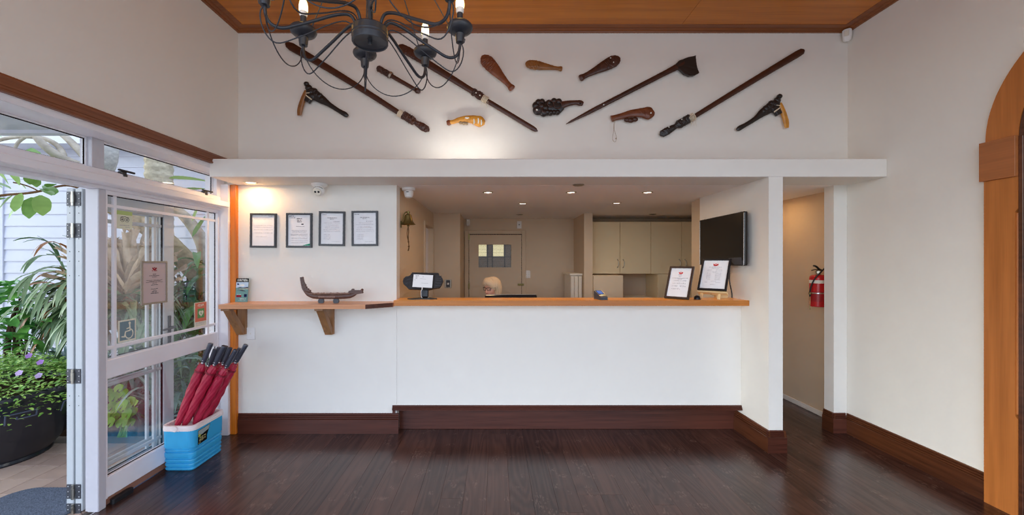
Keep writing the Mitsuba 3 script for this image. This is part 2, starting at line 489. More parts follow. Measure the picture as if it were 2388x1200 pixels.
def skirt(name, a, b, normal, m, label=None):
    a, b, n = np.array([*a, 0.0005]), np.array([*b, 0.0005]), np.array([*normal, 0.0])
    L = np.linalg.norm(b - a)
    ez = np.cross(n, [0, 0, 1.0])
    o = a if ez @ (b - a) > 0 else b
    return struct(name, plane(extr(skirt_profile(), L), o + n * 0.0006, n, (0, 0, 1)), m, label)


skirt('baseboard_alcove', (-2.327, YB), (XO + 0.02, YB), (0, -1), 'skirting_wood', 'dark skirting board below the certificates')
skirt('baseboard_right', (XR, YB), (XR, 2.625), (-1, 0), 'skirting_wood_side', 'long dark skirting board along the side wall')
skirt('baseboard_pier_side', (XP0, 3.74), (XP0, YF - 0.018), (-1, 0), 'skirting_wood_side', 'skirting board on the pier wall facing the counter')
skirt('baseboard_pier_front', (XP0 - 0.02, YF), (XP1 + 0.02, YF), (0, -1), 'skirting_wood', 'skirting board wrapping the end of the pier')
skirt('baseboard_pier_back', (XP1, YF - 0.018), (XP1, 3.6), (1, 0), 'skirting_wood_side')
skirt('baseboard_nib_front', (3.06, 3.668), (XR - 0.02, 3.668), (0, -1), 'skirting_wood', 'dark skirting block at the hallway mouth')
skirt('baseboard_nib_side', (3.08, 3.65), (3.08, 3.775), (-1, 0), 'skirting_wood_side')
struct('baseboard_hall', bx(3.262, 3.2795, 3.777, 4.655, 0.001, 0.055, 0.004), 'wall_paint', 'thin pale skirting in the hallway')
# recessed kick board below the counter, with its capping moulding
struct('baseboard_counter', bx(XO + 0.002, XP0 - 0.002, 3.742, 3.788, 0.001, 0.232, 0.002), 'skirting_wood', 'recessed dark kick board below the counter')
cap = Polygon([(0, 0), (0.012, 0), (0.022, 0.006), (0.022, 0.015), (0.012, 0.018), (0.018, 0.021), (0.018, 0.029), (0.007, 0.032), (0.012, 0.035), (0.012, 0.044), (0, 0.046)])
t = struct('trim_counter_moulding', plane(extr(cap, XP0 - XO + 0.035), (XP0 - 0.001, YB - 0.0006, 0.207), (0, -1, 0), (0, 0, 1)), 'skirting_wood', 'stepped moulding along the bottom of the counter front')
part(t, 'lining', bx(XO + 0.002, XP0 - 0.002, YB, 3.742, 0.206, 0.2345), 'skirting_wood')
part(t, 'return', bx(-0.928, -0.905, YB - 0.0225, YB - 0.0008, 0.182, 0.207), 'skirting_wood')
struct('wall_counter_end', bx(XO - 0.02, XO + 0.001, YB + 0.1205, 3.79, 0.0, 1.16), 'skirting_wood')

# ---- left side: glazing
XG = -2.50
wt = Polygon([(0, 2.357), (0.03, 2.357), (0.034, 2.366), (0.026, 2.372), (0.026, 2.384), (0.03, 2.386), (0.03, 2.428), (0.02, 2.434), (0.014, 2.446), (0, 2.446)])
th_ = struct('trim_window_head', plane(extr(wt, YB - YN - 0.37), (XL + 0.0006, 3.29 - 0.0005, 0), (1, 0, 0), (0, 0, 1)), 'trim_wood', 'moulded timber trim above the glazing')
part(th_, 'far_end', plane(extr(wt.intersection(sbox(0, 2.397, 1, 3)), 0.365), (XL + 0.0006, 3.655, 0), (1, 0, 0), (0, 0, 1)), 'trim_wood')
struct('trim_window_top', bx(-2.56, XL + 0.008, YN, 3.658, 2.318, 2.3595, 0.003), 'white_frame', 'white head frame above the transom windows')
struct('trim_transom_rail', cat(bx(-2.56, -2.365, YN, 3.585, 2.033, 2.083, 0.006), bx(-2.55, -2.455, YN, 3.62, 2.083, 2.135, 0.003)), 'white_frame', 'deep white transom rail above the entrance')
struct('trim_door_head', bx(-2.55, -2.452, YN, 3.62, 2.012, 2.033, 0.003), 'white_frame')
struct('trim_window_jamb', cat(bx(-2.56, -2.455, 3.609, 3.655, 0.0, 2.083, 0.003), bx(-2.56, -2.455, 3.553, 3.655, 2.135, 2.318, 0.003), bx(-2.455, -2.386, 3.60, 3.657, 0.001, ZS - 0.002, 0.002)), 'white_frame', 'white jamb where the glazing meets the back wall')
struct('trim_corner_strip', bx(-2.385, -2.331, 3.622, 3.659, 0.001, ZS - 0.001, 0.004), 'strip_wood', 'orange timber strip in the corner behind the brochure')
struct('trim_door_post', cat(bx(-2.535, -2.465, 2.503, 2.556, 0.0, 2.012, 0.004), bx(-2.556, -2.50, 2.512, 2.548, 0.0, 2.012, 0.002), bx(-2.535, -2.46, 2.457, 2.538, 2.135, 2.318, 0.003)), 'shaded_post_frame', 'white aluminium post between the doorway and the side window')
struct('trim_post_near', bx(-2.55, -2.45, YN, YN + .1, 0.0, 2.318, 0.003), 'white_frame')
struct('trim_sill', bx(-2.57, -2.4895, 2.557, 3.60, -0.02, 0.05, 0.004), 'terracotta_step', 'narrow terracotta threshold below the side window')
struct('trim_floor_edge', bx(-2.4895, -2.482, 0.0, 3.60, -0.004, 0.004, 0.001), 'chrome', 'thin metal edge strip of the timber floor')


def window(name, label, y0, y1, z0, z1, x=XG, t=0.03, fw=0.03, bars_y=(), bars_z=(), bw=0.018):
    k = struct(name, None, None, label)
    part(k, 'frame', cat(bx(x - t, x + t, y0, y0 + fw, z0, z1, 0.002), bx(x - t, x + t, y1 - fw, y1, z0, z1, 0.002), bx(x - t, x + t, y0 + fw, y1 - fw, z0, z0 + fw, 0.002), bx(x - t, x + t, y0 + fw, y1 - fw, z1 - fw, z1, 0.002)), 'white_frame')
    part(k, 'pane', bx_sheet(x, y0 + fw, y1 - fw, z0 + fw, z1 - fw), 'glass')
    g = 0.004
    part(k, 'gasket', cat(bx(x + .001, x + .006, y0 + fw, y1 - fw, z1 - fw - g, z1 - fw - .0002), bx(x + .001, x + .006, y1 - fw - g, y1 - fw - .0002, z0 + fw, z1 - fw - g), bx(x + .001, x + .006, y0 + fw, y1 - fw - g, z0 + fw + .0002, z0 + fw + .002)), 'gap_dark', label='black rubber glazing seal')
    for y in bars_y:
        part(k, 'glazing_bar', bx(x - 0.006, x + 0.006, y - bw / 2, y + bw / 2, z0 + fw, z1 - fw, 0.001), 'white_frame')
    for z in bars_z:
        part(k, 'glazing_bar', bx(x - 0.0065, x + 0.0065, y0 + fw, y1 - fw, z - bw / 2, z + bw / 2, 0.001), 'white_frame')
    return k


def bx_sheet(x, y0, y1, z0, z1):
    return trimesh.Trimesh([[x, y0, z0], [x, y1, z0], [x, y1, z1], [x, y0, z1]], [[0, 1, 2], [0, 2, 3]], process=False)


window('window_1', 'near clear transom pane over the open doorway', 0.6, 2.457, 2.135, 2.318, t=.012, fw=0.012)
w2 = window('window_2', 'awning transom window with two black latches', 2.54, 3.552, 2.135, 2.318, t=.012, fw=0.012)
for py0, px0 in ((407, 285), (451, 476)):
    yy = 2.47 * F / (CX - px0)
    part(w2, 'latch', cat(bx(-2.475, -2.445, yy - 0.03, yy + 0.01, 2.132, 2.15, 0.004), bar((-2.45, yy - 0.05, 2.156), (-2.44, yy + 0.06, 2.152), 0.016, 0.012, 0.004), bx(-2.47, -2.45, yy - 0.01, yy + 0.02, 2.12, 2.135, 0.003)), 'black_plastic', label='black window latch')
window('window_3', 'near transom pane', YN + .1, 0.58, 2.135, 2.318, t=.012, fw=0.012)
# side window: upper sash with glazing bars, wide mid rail, lower pane
YA, YZ = 2.556, 3.608
w4 = struct('window_4', None, None, 'fixed side window with glazing bars and a wide white mid rail')
part(w4, 'frame', cat(bx(-2.53, -2.47, YA, YA + 0.012, 0.05, 2.012), bx(-2.53, -2.47, YZ - 0.02, YZ, 0.05, 2.012, 0.002), bx(-2.53, -2.47, YA, YZ, 1.985, 2.012, 0.002)), 'white_frame')
part(w4, 'mid_rail', bx(-2.525, -2.472, YA, YZ, 0.808, 0.928, 0.004), 'white_frame')
part(w4, 'bottom_rail', bx(-2.525, -2.472, YA, YZ, 0.052, 0.185, 0.004), 'white_frame')
part(w4, 'pane', bx_sheet(XG, YA + 0.012, YZ - 0.02, 0.928, 1.985), 'glass')
part(w4, 'pane', bx_sheet(XG, YA + 0.012, YZ - 0.02, 0.185, 0.808), 'glass')
part(w4, 'gasket', cat(bx(-2.498, -2.494, YA + .012, YZ - .02, 1.9805, 1.9848), bx(-2.498, -2.494, YA + .012, YZ - .02, .8035, .8078), bx(-2.498, -2.494, YA + .012, YZ - .02, .1852, .189), bx(-2.498, -2.494, YZ - .0245, YZ - .0202, .19, .80), bx(-2.498, -2.494, YZ - .0245, YZ - .0202, .93, 1.98)), 'gap_dark', label='black rubber glazing seal')
for y in (2.639, 3.491):
    part(w4, 'glazing_bar', bx(-2.506, -2.487, y - 0.01, y + 0.01, 0.928, 1.985, 0.001), 'white_frame')
for z in (1.918, 1.0):
    part(w4, 'glazing_bar', bx(-2.506, -2.487, YA + 0.012, YZ - 0.02, z - 0.01, z + 0.01, 0.001), 'white_frame')
for z0 in (1.928, 0.93):                                  # etched scroll in the small corner panes
    cz = z0 + (0.03 if z0 > 1.5 else 0.035)
    curls = []
    for dy, dz, r in ((-0.012, 0.012, 0.012), (0.014, 0.008, 0.01), (0.0, -0.014, 0.011), (-0.022, -0.012, 0.007), (0.02, -0.018, 0.006)):
        a = np.linspace(0, 5.0, 18)
        rr = r * (1 - a / 9)
        curls.append(tube(np.stack([np.full(18, -2.4985), 3.546 + dy + rr * np.cos(a + dy * 90), cz + dz + rr * np.sin(a + dy * 90)], 1), 0.0016, 5))
    part(w4, 'etching', cat(curls), 'white_plastic', label='etched white scroll ornament')

# folded door leaves, standing open outside the side window
for k, x in enumerate((-2.60, -2.655)):
    d = struct('door_1' if k == 0 else 'door_2', None, None, ('white glazed door leaf folded back outside the side window' if k == 0 else 'second folded door leaf behind the first'))
    y0, y1, t = 2.515, 3.235, 0.022
    part(d, 'stile', bx(x - t, x + t, y0, y0 + 0.075, 0.0, 2.015, 0.003), 'shaded_leaf_frame')
    part(d, 'stile', bx(x - t, x + t, y1 - 0.10, y1, 0.0, 2.015, 0.003), 'shaded_leaf_frame')
    for z0, z1 in ((0.0, 0.13), (0.80, 0.90), (1.90, 2.015)):
        part(d, 'rail', bx(x - t, x + t, y0 + 0.075, y1 - 0.10, z0, z1, 0.003), 'shaded_leaf_frame')
    part(d, 'pane', bx_sheet(x, y0 + 0.075, y1 - 0.10, 0.90, 1.90), 'glass')
    part(d, 'pane', bx_sheet(x, y0 + 0.075, y1 - 0.10, 0.13, 0.80), 'glass')
    part(d, 'gasket', cat(bx(x + .001, x + .012, y1 - .105, y1 - .1002, .13, .80), bx(x + .001, x + .012, y1 - .105, y1 - .1002, .90, 1.90), bx(x + .001, x + .008, y0 + .075, y1 - .105, .9003, .9045), bx(x + .001, x + .008, y0 + .075, y1 - .105, .1303, .1345)), 'gap_dark', label='black rubber glazing seal')
    for y in (y0 + 0.14, y1 - 0.165):
        part(d, 'glazing_bar', bx(x - 0.008, x + 0.008, y - 0.01, y + 0.01, 0.13, 1.90, 0.001), 'shaded_leaf_frame')
    for z in (0.20, 0.73, 0.97, 1.83):
        part(d, 'glazing_bar', bx(x - 0.009, x + 0.009, y0 + 0.075, y1 - 0.10, z - 0.01, z + 0.01, 0.001), 'shaded_leaf_frame')
    if k == 0:
        part(d, 'handle', cat(bx(x + t, x + t + 0.008, y1 - 0.065, y1 - 0.035, 0.90, 1.13, 0.003), cyl((x + t, y1 - 0.05, 1.04), (x + t + 0.05, y1 - 0.05, 1.04), 0.009, 12), bar((x + t + 0.05, y1 - 0.045, 1.04), (x + t + 0.05, y1 - 0.17, 1.035), 0.016, 0.014, 0.004)), 'dark_grey', label='dark lever handle')
        for py0, hh, n in ((463, 0.088, 3), (537, 0.09, 3), (877, 0.09, 3), (1146, 0.09, 3), (1188, 0.075, 2)):
            zc = EYE - (py0 - CY) * 2.51 / F
            h = part(d, 'hinge', cat(bx(-2.672, -2.632, 2.511, 2.5145, zc - hh / 2, zc + hh / 2, 0.001), bx(-2.618, -2.584, 2.511, 2.5145, zc - hh / 2, zc + hh / 2, 0.001)), 'dark_grey', label='dark steel hinge plates')
            part(h, 'knuckle', cat(cyl((-2.627, 2.506, zc - hh / 2), (-2.627, 2.506, zc - hh * 0.28), 0.008, 12), cyl((-2.625, 2.504, zc - hh * 0.27), (-2.625, 2.504, zc + hh * 0.27), 0.0095, 12), cyl((-2.627, 2.506, zc + hh * 0.28), (-2.627, 2.506, zc + hh / 2), 0.008, 12)), 'nickel', smooth=30)
            part(h, 'screws', cat([ball((xx, 2.510, zc + q * hh), 0.0045, 0.003, 0.0045, 1) for xx in (-2.66, -2.592) for q in (-0.36, 0, 0.36)]), 'chrome', smooth=True)
part('door_2', 'drill_holes', cat([cyl((xx, 2.5135, zz), (xx, 2.5148, zz), 0.0022, 8) for xx in (-2.655, -2.598) for zz in (1.70, 1.62, 1.56, 1.47, 0.72, 0.66, 1.90, 1.86)]), 'gap_dark')

# ---- arch on the right: pilaster, capital, arch band, jamb
a0 = struct('trim_arch', None, None, 'orange varnished timber archway surround')
XF = XR - 0.028
pil = Polygon([(2.447, 0), (2.617, 0), (2.617, 2.075), (2.447, 2.075), (2.447, 1.88), (2.461, 1.862), (2.461, 0.62), (2.447, 0.60)])
part(a0, 'pilaster', plane(extr(pil, 0.0275), (XF, 0, 0), (0, 1, 0), (0, 0, 1)), 'arch_wood')
part(a0, 'chamfer', bar((XR - 0.0125, 2.4515, 0.625), (XR - 0.0125, 2.4515, 1.857), 0.026, 0.012, 0.004, (1, 1, 0)), 'arch_wood')
part(a0, 'capital', bx(XR - 0.045, XR - 0.0005, 2.4475, 2.63, 2.076, 2.325, 0.001), 'arch_wood_dark')
th = np.radians(np.linspace(0, 180, 49))
ring = Polygon(np.concatenate([np.stack([1.875 + 0.738 * np.cos(th), 2.326 + 0.738 * np.sin(th)], 1), np.stack([1.875 + 0.572 * np.cos(th[::-1]), 2.326 + 0.572 * np.sin(th[::-1])], 1)]))
part(a0, 'arch_band', plane(extr(ring, 0.022), (XF + 0.005, 0, 0), (0, 1, 0), (0, 0, 1)), 'arch_wood')
inner = Polygon(np.concatenate([np.stack([1.875 + 0.5695 * np.cos(th), 2.32 + 0.5695 * np.sin(th)], 1), np.stack([1.875 + 0.55 * np.cos(th[::-1]), 2.32 + 0.55 * np.sin(th[::-1])], 1)]))
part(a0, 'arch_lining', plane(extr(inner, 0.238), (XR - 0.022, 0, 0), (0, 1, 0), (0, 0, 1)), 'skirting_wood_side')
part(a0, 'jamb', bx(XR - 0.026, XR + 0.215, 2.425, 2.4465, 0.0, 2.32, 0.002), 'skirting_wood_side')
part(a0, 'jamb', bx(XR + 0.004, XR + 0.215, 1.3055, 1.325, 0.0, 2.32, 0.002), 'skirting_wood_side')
part(a0, 'pilaster', bx(XF, XR - 0.0005, 1.135, 1.303, 0, 2.075, 0.003), 'arch_wood')
part(a0, 'capital', bx(XR - 0.045, XR - 0.0005, 1.122, 1.304, 2.076, 2.325, 0.003), 'arch_wood_dark')

# ---- office door (rear), its frame and window
dr_ = struct('door_3', None, None, 'beige rear office door with a small leaded window')
yd = 6.598
pd = lambda px, py: at(px, py, 6.55)
x0, x1, zt = pd(1094, 0)[0], pd(1216, 0)[0], pd(0, 547)[2]
part(dr_, 'architrave', cat(bx(x0 - 0.075, x0 - 0.006, 6.57, yd, 0, zt + 0.075, 0.006), bx(x1 + 0.006, x1 + 0.075, 6.57, yd, 0, zt + 0.075, 0.006), bx(x0 - 0.006, x1 + 0.006, 6.57, yd, zt + 0.01, zt + 0.075, 0.006)), 'warm_tinted_paint')
wx0, wx1, wz0, wz1 = pd(1116, 0)[0], pd(1192, 0)[0], pd(0, 623)[2], pd(0, 570)[2]
leaf = sbox(x0, 0.01, x1, zt).difference(sbox(wx0, wz0, wx1, wz1))
part(dr_, 'leaf', plane(extr(leaf, 0.04), (0, 6.596, 0), (1, 0, 0), (0, 0, 1)), 'warm_tinted_paint')
part(dr_, 'window_moulding', plane(extr(sbox(wx0 - 0.05, wz0 - 0.05, wx1 + 0.05, wz1 + 0.05).difference(sbox(wx0, wz0, wx1, wz1)), 0.012), (0, 6.5555, 0), (1, 0, 0), (0, 0, 1)), 'warm_tinted_paint')
part(dr_, 'gap', cat(bx(x0 - 0.005, x0, 6.575, 6.59, 0.01, zt + 0.005), bx(x1, x1 + 0.005, 6.575, 6.59, 0.01, zt + 0.005), bx(x0 - 0.005, x1 + 0.005, 6.575, 6.59, zt, zt + 0.008)), 'gap_dark')
part(dr_, 'pane', bx(wx0, wx1, 6.580, 6.588, wz0, wz1), 'window_grey')
for xa, xb in ((wx0, wx0 + 0.13), (wx0 + 0.235, wx0 + 0.41)):
    part(dr_, 'glow_panel', bx(xa, xb, 6.5790, 6.5795, wz0 + 0.18, wz1), 'white_plastic', emitter={'type': 'area', 'radiance': rgb(np.array((0.55, 0.5, 0.24)) * EX)}, label='added glowing panel for the brightness in the pane')  # emissive panel added for the bright patches in the glass, no lamp behind
part(dr_, 'blind_slats', cat([bx(wx0, wx1, 6.574, 6.578, z, z + 0.004) for z in np.linspace(wz0, wz1 - 0.01, 16)]), 'frame_black')
part(dr_, 'window_bars', cat([bx(x, x + 0.012, 6.568, 6.573, wz0, wz1) for x in (wx0 + 0.14, wx0 + 0.22, wx0 + 0.42)] + [bx(wx0, wx1, 6.569, 6.572, wz0 + 0.165, wz0 + 0.175)]), 'frame_black')
part(dr_, 'hinge', bx(x0 - 0.012, x0 + 0.008, 6.55, 6.557, 1.90, 2.0), 'brass')
part(dr_, 'hinge', bx(x0 - 0.012, x0 + 0.008, 6.55, 6.557, 1.10, 1.2), 'brass')
part(dr_, 'bolt', cat(bx(x1 - 0.06, x1 + 0.04, 6.546, 6.556, 1.155, 1.19, 0.003), cyl((x1 - 0.05, 6.54, 1.172), (x1 + 0.03, 6.54, 1.172), 0.007, 10)), 'brass', label='dark bolt')
# white sliding door in the office's side wall
d4 = struct('door_4', None, None, 'white door standing in the office side wall')
part(d4, 'architrave', cat(bx(XO, XO + 0.018, 5.03, 5.08, 0, 2.07, 0.004), bx(XO, XO + 0.018, 5.72, 5.77, 0, 2.07, 0.004), bx(XO, XO + 0.018, 5.08, 5.72, 2.02, 2.07, 0.004)), 'warm_tinted_paint')
part(d4, 'leaf', bx(-0.99, -0.95, 5.082, 5.718, 0.01, 2.015, 0.003), 'white_frame')

# ---- countertop and the shelf with its brackets
ct = solo('countertop', cat(bx(-0.8945, 2.2315, 3.548, 3.812, 1.165, 1.2137, 0.003)), 'counter_wood', 'long honey timber bar top of the reception counter', 'countertop')
part(ct, 'edge', bx(-0.8945, 2.2315, 3.5435, 3.548, 1.166, 1.2127, 0.001), 'counter_shaded_wood', label='front edge with its shade painted into the timber')
part(ct, 'nosing', bx(2.2315, 2.236, 3.5435, 3.58, 1.166, 1.2127), 'counter_shaded_wood')
sh = Polygon([(-2.322, 3.38), (-1.09, 3.38), (-0.897, 3.535), (-0.897, 3.6585), (-2.322, 3.6585)])
hole = sbox(-2.40, 3.615, -2.325, 3.67)
shelf = solo('timber_shelf', extr(sh.difference(hole), 0.037).apply_translation([0, 0, 1.158]), 'shelf_wood', 'light timber wall shelf holding the brochure and carved canoe', 'shelf')
part(shelf, 'angled_edge', bar((-1.088, 3.3775, 1.1765), (-0.898, 3.531, 1.1765), 0.004, 0.035), 'skirting_wood', label='dark angled end of the shelf')
for k, x in enumerate((-2.322, -1.53)):
    b = thing('shelf_bracket', ('timber bracket under the shelf end beside the wall switch' if k == 0 else 'timber bracket under the middle of the shelf below the canoe'), 'bracket', 'shelf brackets')
    part(b, 'post', bx(x, x + 0.072, 3.628, 3.6585, 0.90, 1.1575, 0.002), 'bracket_wood')
    part(b, 'arm', bx(x, x + 0.072, 3.405, 3.627, 1.138, 1.1575, 0.002), 'bracket_wood')
    s = Polygon([(3.43, 1.1375), (3.475, 1.1375), (3.6275, 0.955), (3.6275, 0.90), (3.61, 0.90)])
    part(b, 'brace', plane(extr(s, 0.062), (x + 0.005, 0, 0), (0, 1, 0), (0, 0, 1)), 'bracket_wood')
# ------------------------------------------------------------------ lamps
def downlight(x, y, on=1.0, label='', rim='nickel', z=ZS, r=0.036):
    t = thing('recessed_downlight', label, 'downlight', 'recessed ceiling downlights')
    part(t, 'trim_ring', lathe([(r, -0.001), (r + 0.004, -0.006), (r + 0.016, -0.004), (r + 0.018, 0.0), (r, 0.0)], 28, (x, y, z)), rim, smooth=40)
    lens = lathe([(0.0, 0.0), (r - 0.002, 0.0), (r - 0.002, 0.001), (0.0, 0.001)], 20, (x, y, z - 0.0035))
    if on > 0:
        part(t, 'lamp', lens, 'white_plastic', emitter={'type': 'area', 'radiance': rgb(np.array(WARM) * on * EX)}, label='glowing lamp')
    else:
        part(t, 'lamp', lens, 'dark_grey', label='unlit lamp')


DL = 190.0
for px, py, on, lab in ((585, 425, 1.25 * DL, 'lit downlight above the left end of the shelf, near the orange timber strip'),
                        (1138, 448, DL, 'lit downlight in the front row, left of the others above the counter'),
                        (1332, 448, DL, 'lit downlight in the middle of the front row'),
                        (1510, 448, DL, 'lit downlight at the right of the front row'),
                        (1219, 474, DL, 'lit downlight of the second row above the seated woman'),
                        (1438, 473, DL, 'lit downlight of the second row in front of the cupboards'),
                        (1522, 499, 0, 'dim downlight close above the wall cupboards'),
                        (1212, 500, 0, 'dark downlight close above the rear office door')):
    Y = (ZS - EYE) * F / (CY - py)
    downlight((px - CX) * Y / F, Y, on, lab)
downlight(2.95, 4.42, 0.8 * DL, 'hallway downlight hidden behind the pier')
x, y, _ = at(1349, 430, (ZS - EYE) * F / (CY - 430))
t = thing('smoke_detector', 'flat chrome rimmed ceiling sensor in front of the middle downlight', 'sensor')
part(t, 'rim', lathe([(0.042, 0.0), (0.05, 0.0), (0.05, -0.006), (0.042, -0.01)][::-1], 28, (x, y, ZS - 0.0005)), 'nickel', smooth=40)
part(t, 'face', lathe([(0.0, -0.004), (0.0415, -0.004), (0.0415, -0.001), (0.0, -0.001)], 28, (x, y, ZS - 0.0005)), 'dark_grey')

# small uplight lying on the ledge on top of the soffit
t = thing('ledge_uplight', 'small uplight resting on the ledge above the counter', 'uplight')
part(t, 'housing', bx(-0.60, 0.08, 3.395, 3.465, 2.3955, 2.405, 0.003), 'black_plastic')
part(t, 'lamp', bx(-0.59, 0.07, 3.40, 3.46, 2.4055, 2.408), 'white_plastic', emitter={'type': 'area', 'radiance': rgb(np.array((17.0, 16.6, 15.6)) * EX)})

# chandelier
hx, hy, cz = -0.50, 1.61, 2.5645
c = thing('chandelier', 'black iron chandelier with candle bulbs hanging from the timber ceiling', 'chandelier')
R = 0.37
part(c, 'hub', lathe([(0, 2.448), (0.025, 2.443), (0.052, 2.437), (0.062, 2.434), (0.0625, 2.430), (0.068, 2.430), (0.07, 2.434), (0.07, 2.450), (0.0712, 2.452), (0.07, 2.454), (0.07, 2.462), (0.0712, 2.464), (0.07, 2.466), (0.07, 2.487), (0.066, 2.492), (0.0, 2.492)], 44, (hx, hy, 0)), 'black_iron', smooth=35)
part(c, 'finial', lathe([(0, 2.425), (0.006, 2.427), (0.0085, 2.434), (0.007, 2.441), (0.009, 2.4465), (0, 2.4475)], 20, (hx, hy, 0)), 'black_iron', smooth=40)
part(c, 'rod', cyl((hx, hy, 2.4921), (hx, hy, 3.62), 0.011, 14), 'black_iron', smooth=40)
part(c, 'ceiling_rose', lathe([(0, 3.6195), (0.02, 3.6195), (0.05, 3.635), (0.055, 3.651), (0, 3.651)], 28, (hx, hy, 0)), 'black_iron', smooth=35)
part(c, 'collar', lathe([(0, 2.90), (0.02, 2.90), (0.026, 2.91), (0.026, 2.95), (0.02, 2.96), (0, 2.96)], 20, (hx, hy, 0)), 'black_iron', smooth=35)
angs = [math.radians(a) for a in (20, 64, 111, 156, 200, 245, 290, 335)]
dirs = [np.array([math.cos(a), math.sin(a), 0]) for a in angs]
o = np.array([hx, hy, 0.0])
for i, d in enumerate(dirs):
    Z = np.array([0, 0, 1.0])
    P = lambda r, z: o + d * r + Z * z
    arm = part(c, 'arm', tube(spline([P(0.055, 2.493), P(0.06, 2.512), P(0.075, 2.528), P(0.10, 2.527), P(0.19, 2.487), P(0.28, 2.443), P(0.318, 2.43), P(0.35, 2.439), P(0.366, 2.465), P(R, 2.502)], 44), 0.0062, 8), 'black_iron', smooth=True)
    q = P(R, 0)
    part(arm, 'cup', lathe([(0.0, 2.5385), (0.017, 2.5385), (0.03, 2.5415), (0.042, 2.547), (0.051, 2.555), (0.0555, 2.565), (0.0535, 2.574), (0.046, 2.5825), (0.033, 2.5885), (0.013, 2.592), (0, 2.592)], 30, q), 'black_iron', smooth=40)
    part(arm, 'socket', lathe([(0, 2.502), (0.0165, 2.502), (0.0175, 2.507), (0.0205, 2.538), (0, 2.538)], 20, q), 'black_iron', smooth=40)
    part(arm, 'candle_sleeve', cyl(q + Z * 2.5925, q + Z * 2.628, 0.0125, 16), 'black_iron', smooth=40)
    part(arm, 'bulb_base', lathe([(0, 2.6285), (0.013, 2.6285), (0.0165, 2.634), (0.0175, 2.648), (0, 2.648)], 18, q), 'white_plastic', smooth=40)
    part(arm, 'bulb', lathe([(0, 2.6485), (0.0165, 2.6485), (0.0195, 2.658), (0.0195, 2.672), (0.0165, 2.690), (0.010, 2.708), (0.004, 2.718), (0, 2.721)], 18, q), 'white_plastic', smooth=True,
         emitter={'type': 'area', 'radiance': rgb(np.array((17.0, 9.0, 0.9)) * EX)}, label='glowing candle bulb')
    e = dirs[(i + 1) % 8]
    Q = lambda r, z: o + e * r + Z * z
    w1 = tube(spline([P(0.066, 2.485), P(0.085, 2.500), P(0.12, 2.492), P(0.21, 2.437), P(0.29, 2.388), P(0.335, 2.372), P(0.368, 2.40), P(R, 2.501)], 32), 0.0025, 6)
    mid = (P(R, 0) + Q(R, 0)) / 2
    w2_ = tube(spline([P(R, 2.501), P(R, 0) * 0.90 + Q(R, 0) * 0.10 + Z * 2.42, P(R, 0) * 0.72 + Q(R, 0) * 0.28 + Z * 2.375, mid + Z * 2.358, P(R, 0) * 0.28 + Q(R, 0) * 0.72 + Z * 2.375, P(R, 0) * 0.10 + Q(R, 0) * 0.90 + Z * 2.42, Q(R, 2.501)], 32), 0.0022, 6)
    w3 = tube(spline([P(0.026, 2.93), P(0.12, 2.86), P(0.22, 2.72), P(0.30, 2.60), P(0.372, 2.53), P(0.395, 2.515), P(0.385, 2.503), P(R, 2.502)], 32), 0.0022, 6)
    part(c, 'wire', cat(w1, w2_, w3), 'black_iron', smooth=True)

# ------------------------------------------------------------------ carvings on the upper wall
YW = 3.628
S = YW / F                                        # metres per pixel on that plane
B = np.array([0.0, 1.0, 0.0])


def club(path, radii, thick, n=48, power=2.4, sides=20, Y=YW):
    """A carved stick: path in photograph pixels on the wall, radii in pixels at the path's knots, thickness in metres"""
    p = np.array([at(x, y, Y) for x, y in path])
    u = np.linspace(0, 1, len(p))
    t = np.linspace(0, 1, n)
    q = np.stack([interp(u, p[:, k], t) for k in range(3)], 1) if len(p) > 2 else p[0] + (p[1] - p[0]) * t[:, None]
    ru = np.linspace(0, 1, len(radii))
    return sweep(q, interp(ru, np.array(radii) * S, t), interp(ru, np.array(thick, float), t), B, sides, power)


def stick(p0, p1, prof, thick, n=60, sides=20, power=2.4, bend=0.0, amp=None, freq=70, seed=0):
    """prof: [(s, half width in px)], thick: [(s, half thickness m)] along the straight line p0 -> p1 in pixels"""
    a, b = at(*p0, YW), at(*p1, YW)
    if amp is not None:
        n, sides = 170, 44
    t = np.unique(np.concatenate([np.linspace(0, 1, n), [s for s, _ in prof]]))
    q = a + (b - a) * t[:, None]
    q[:, 2] += bend * S * np.sin(np.pi * t)
    ps, pw = zip(*prof)
    ts, tw = zip(*thick)
    m = sweep(q, np.interp(t, ps, pw) * S, np.interp(t, ts, tw), B, sides, power)
    if amp is not None:
        s_of = np.clip(((m.vertices - a) @ (b - a)) / ((b - a) @ (b - a)), 0, 1)
        carve(m, np.interp(s_of, [x for x, _ in amp], [y for _, y in amp]), freq, seed)
    return m


def eyes(points, r=2.0, up=0.012, Y=YW):
    return cat([ball(at(x, y, Y - up), r * S, 0.003, r * S, 1) for x, y in points])


def lashing(p0, p1, half, thick, hang=0, seed=0):
    rr = random.Random(seed)
    a, b = at(*p0, YW), at(*p1, YW)
    d = (b - a) / np.linalg.norm(b - a)
    side = np.cross(d, B)
    rings = []
    for s in np.linspace(0, 1, 5):
        th = np.linspace(0, 2 * np.pi, 17)
        q = a + (b - a) * s + np.outer(np.cos(th), side) * half * S + np.outer(np.sin(th), B) * thick
        rings.append(tube(q, 0.0045, 6))
    for _ in range(hang):
        q0 = a + (b - a) * rr.random() - side * 0 + np.array([rr.uniform(-.01, .01), -thick, -half * S * 0.4])
        rings.append(tube(spline([q0, q0 + np.array([rr.uniform(-.012, .012), -0.003, -0.03]), q0 + np.array([rr.uniform(-.025, .025), 0.002, -0.045 - 0.04 * rr.random()])], 8), 0.0011, 5))
    return cat(rings)


PEG = 'nickel'


def pegs(*pts):
    return cat([cyl(at(x, y, YW + 0.031), at(x, y, YW - 0.02), 0.002, 8) for x, y in pts])


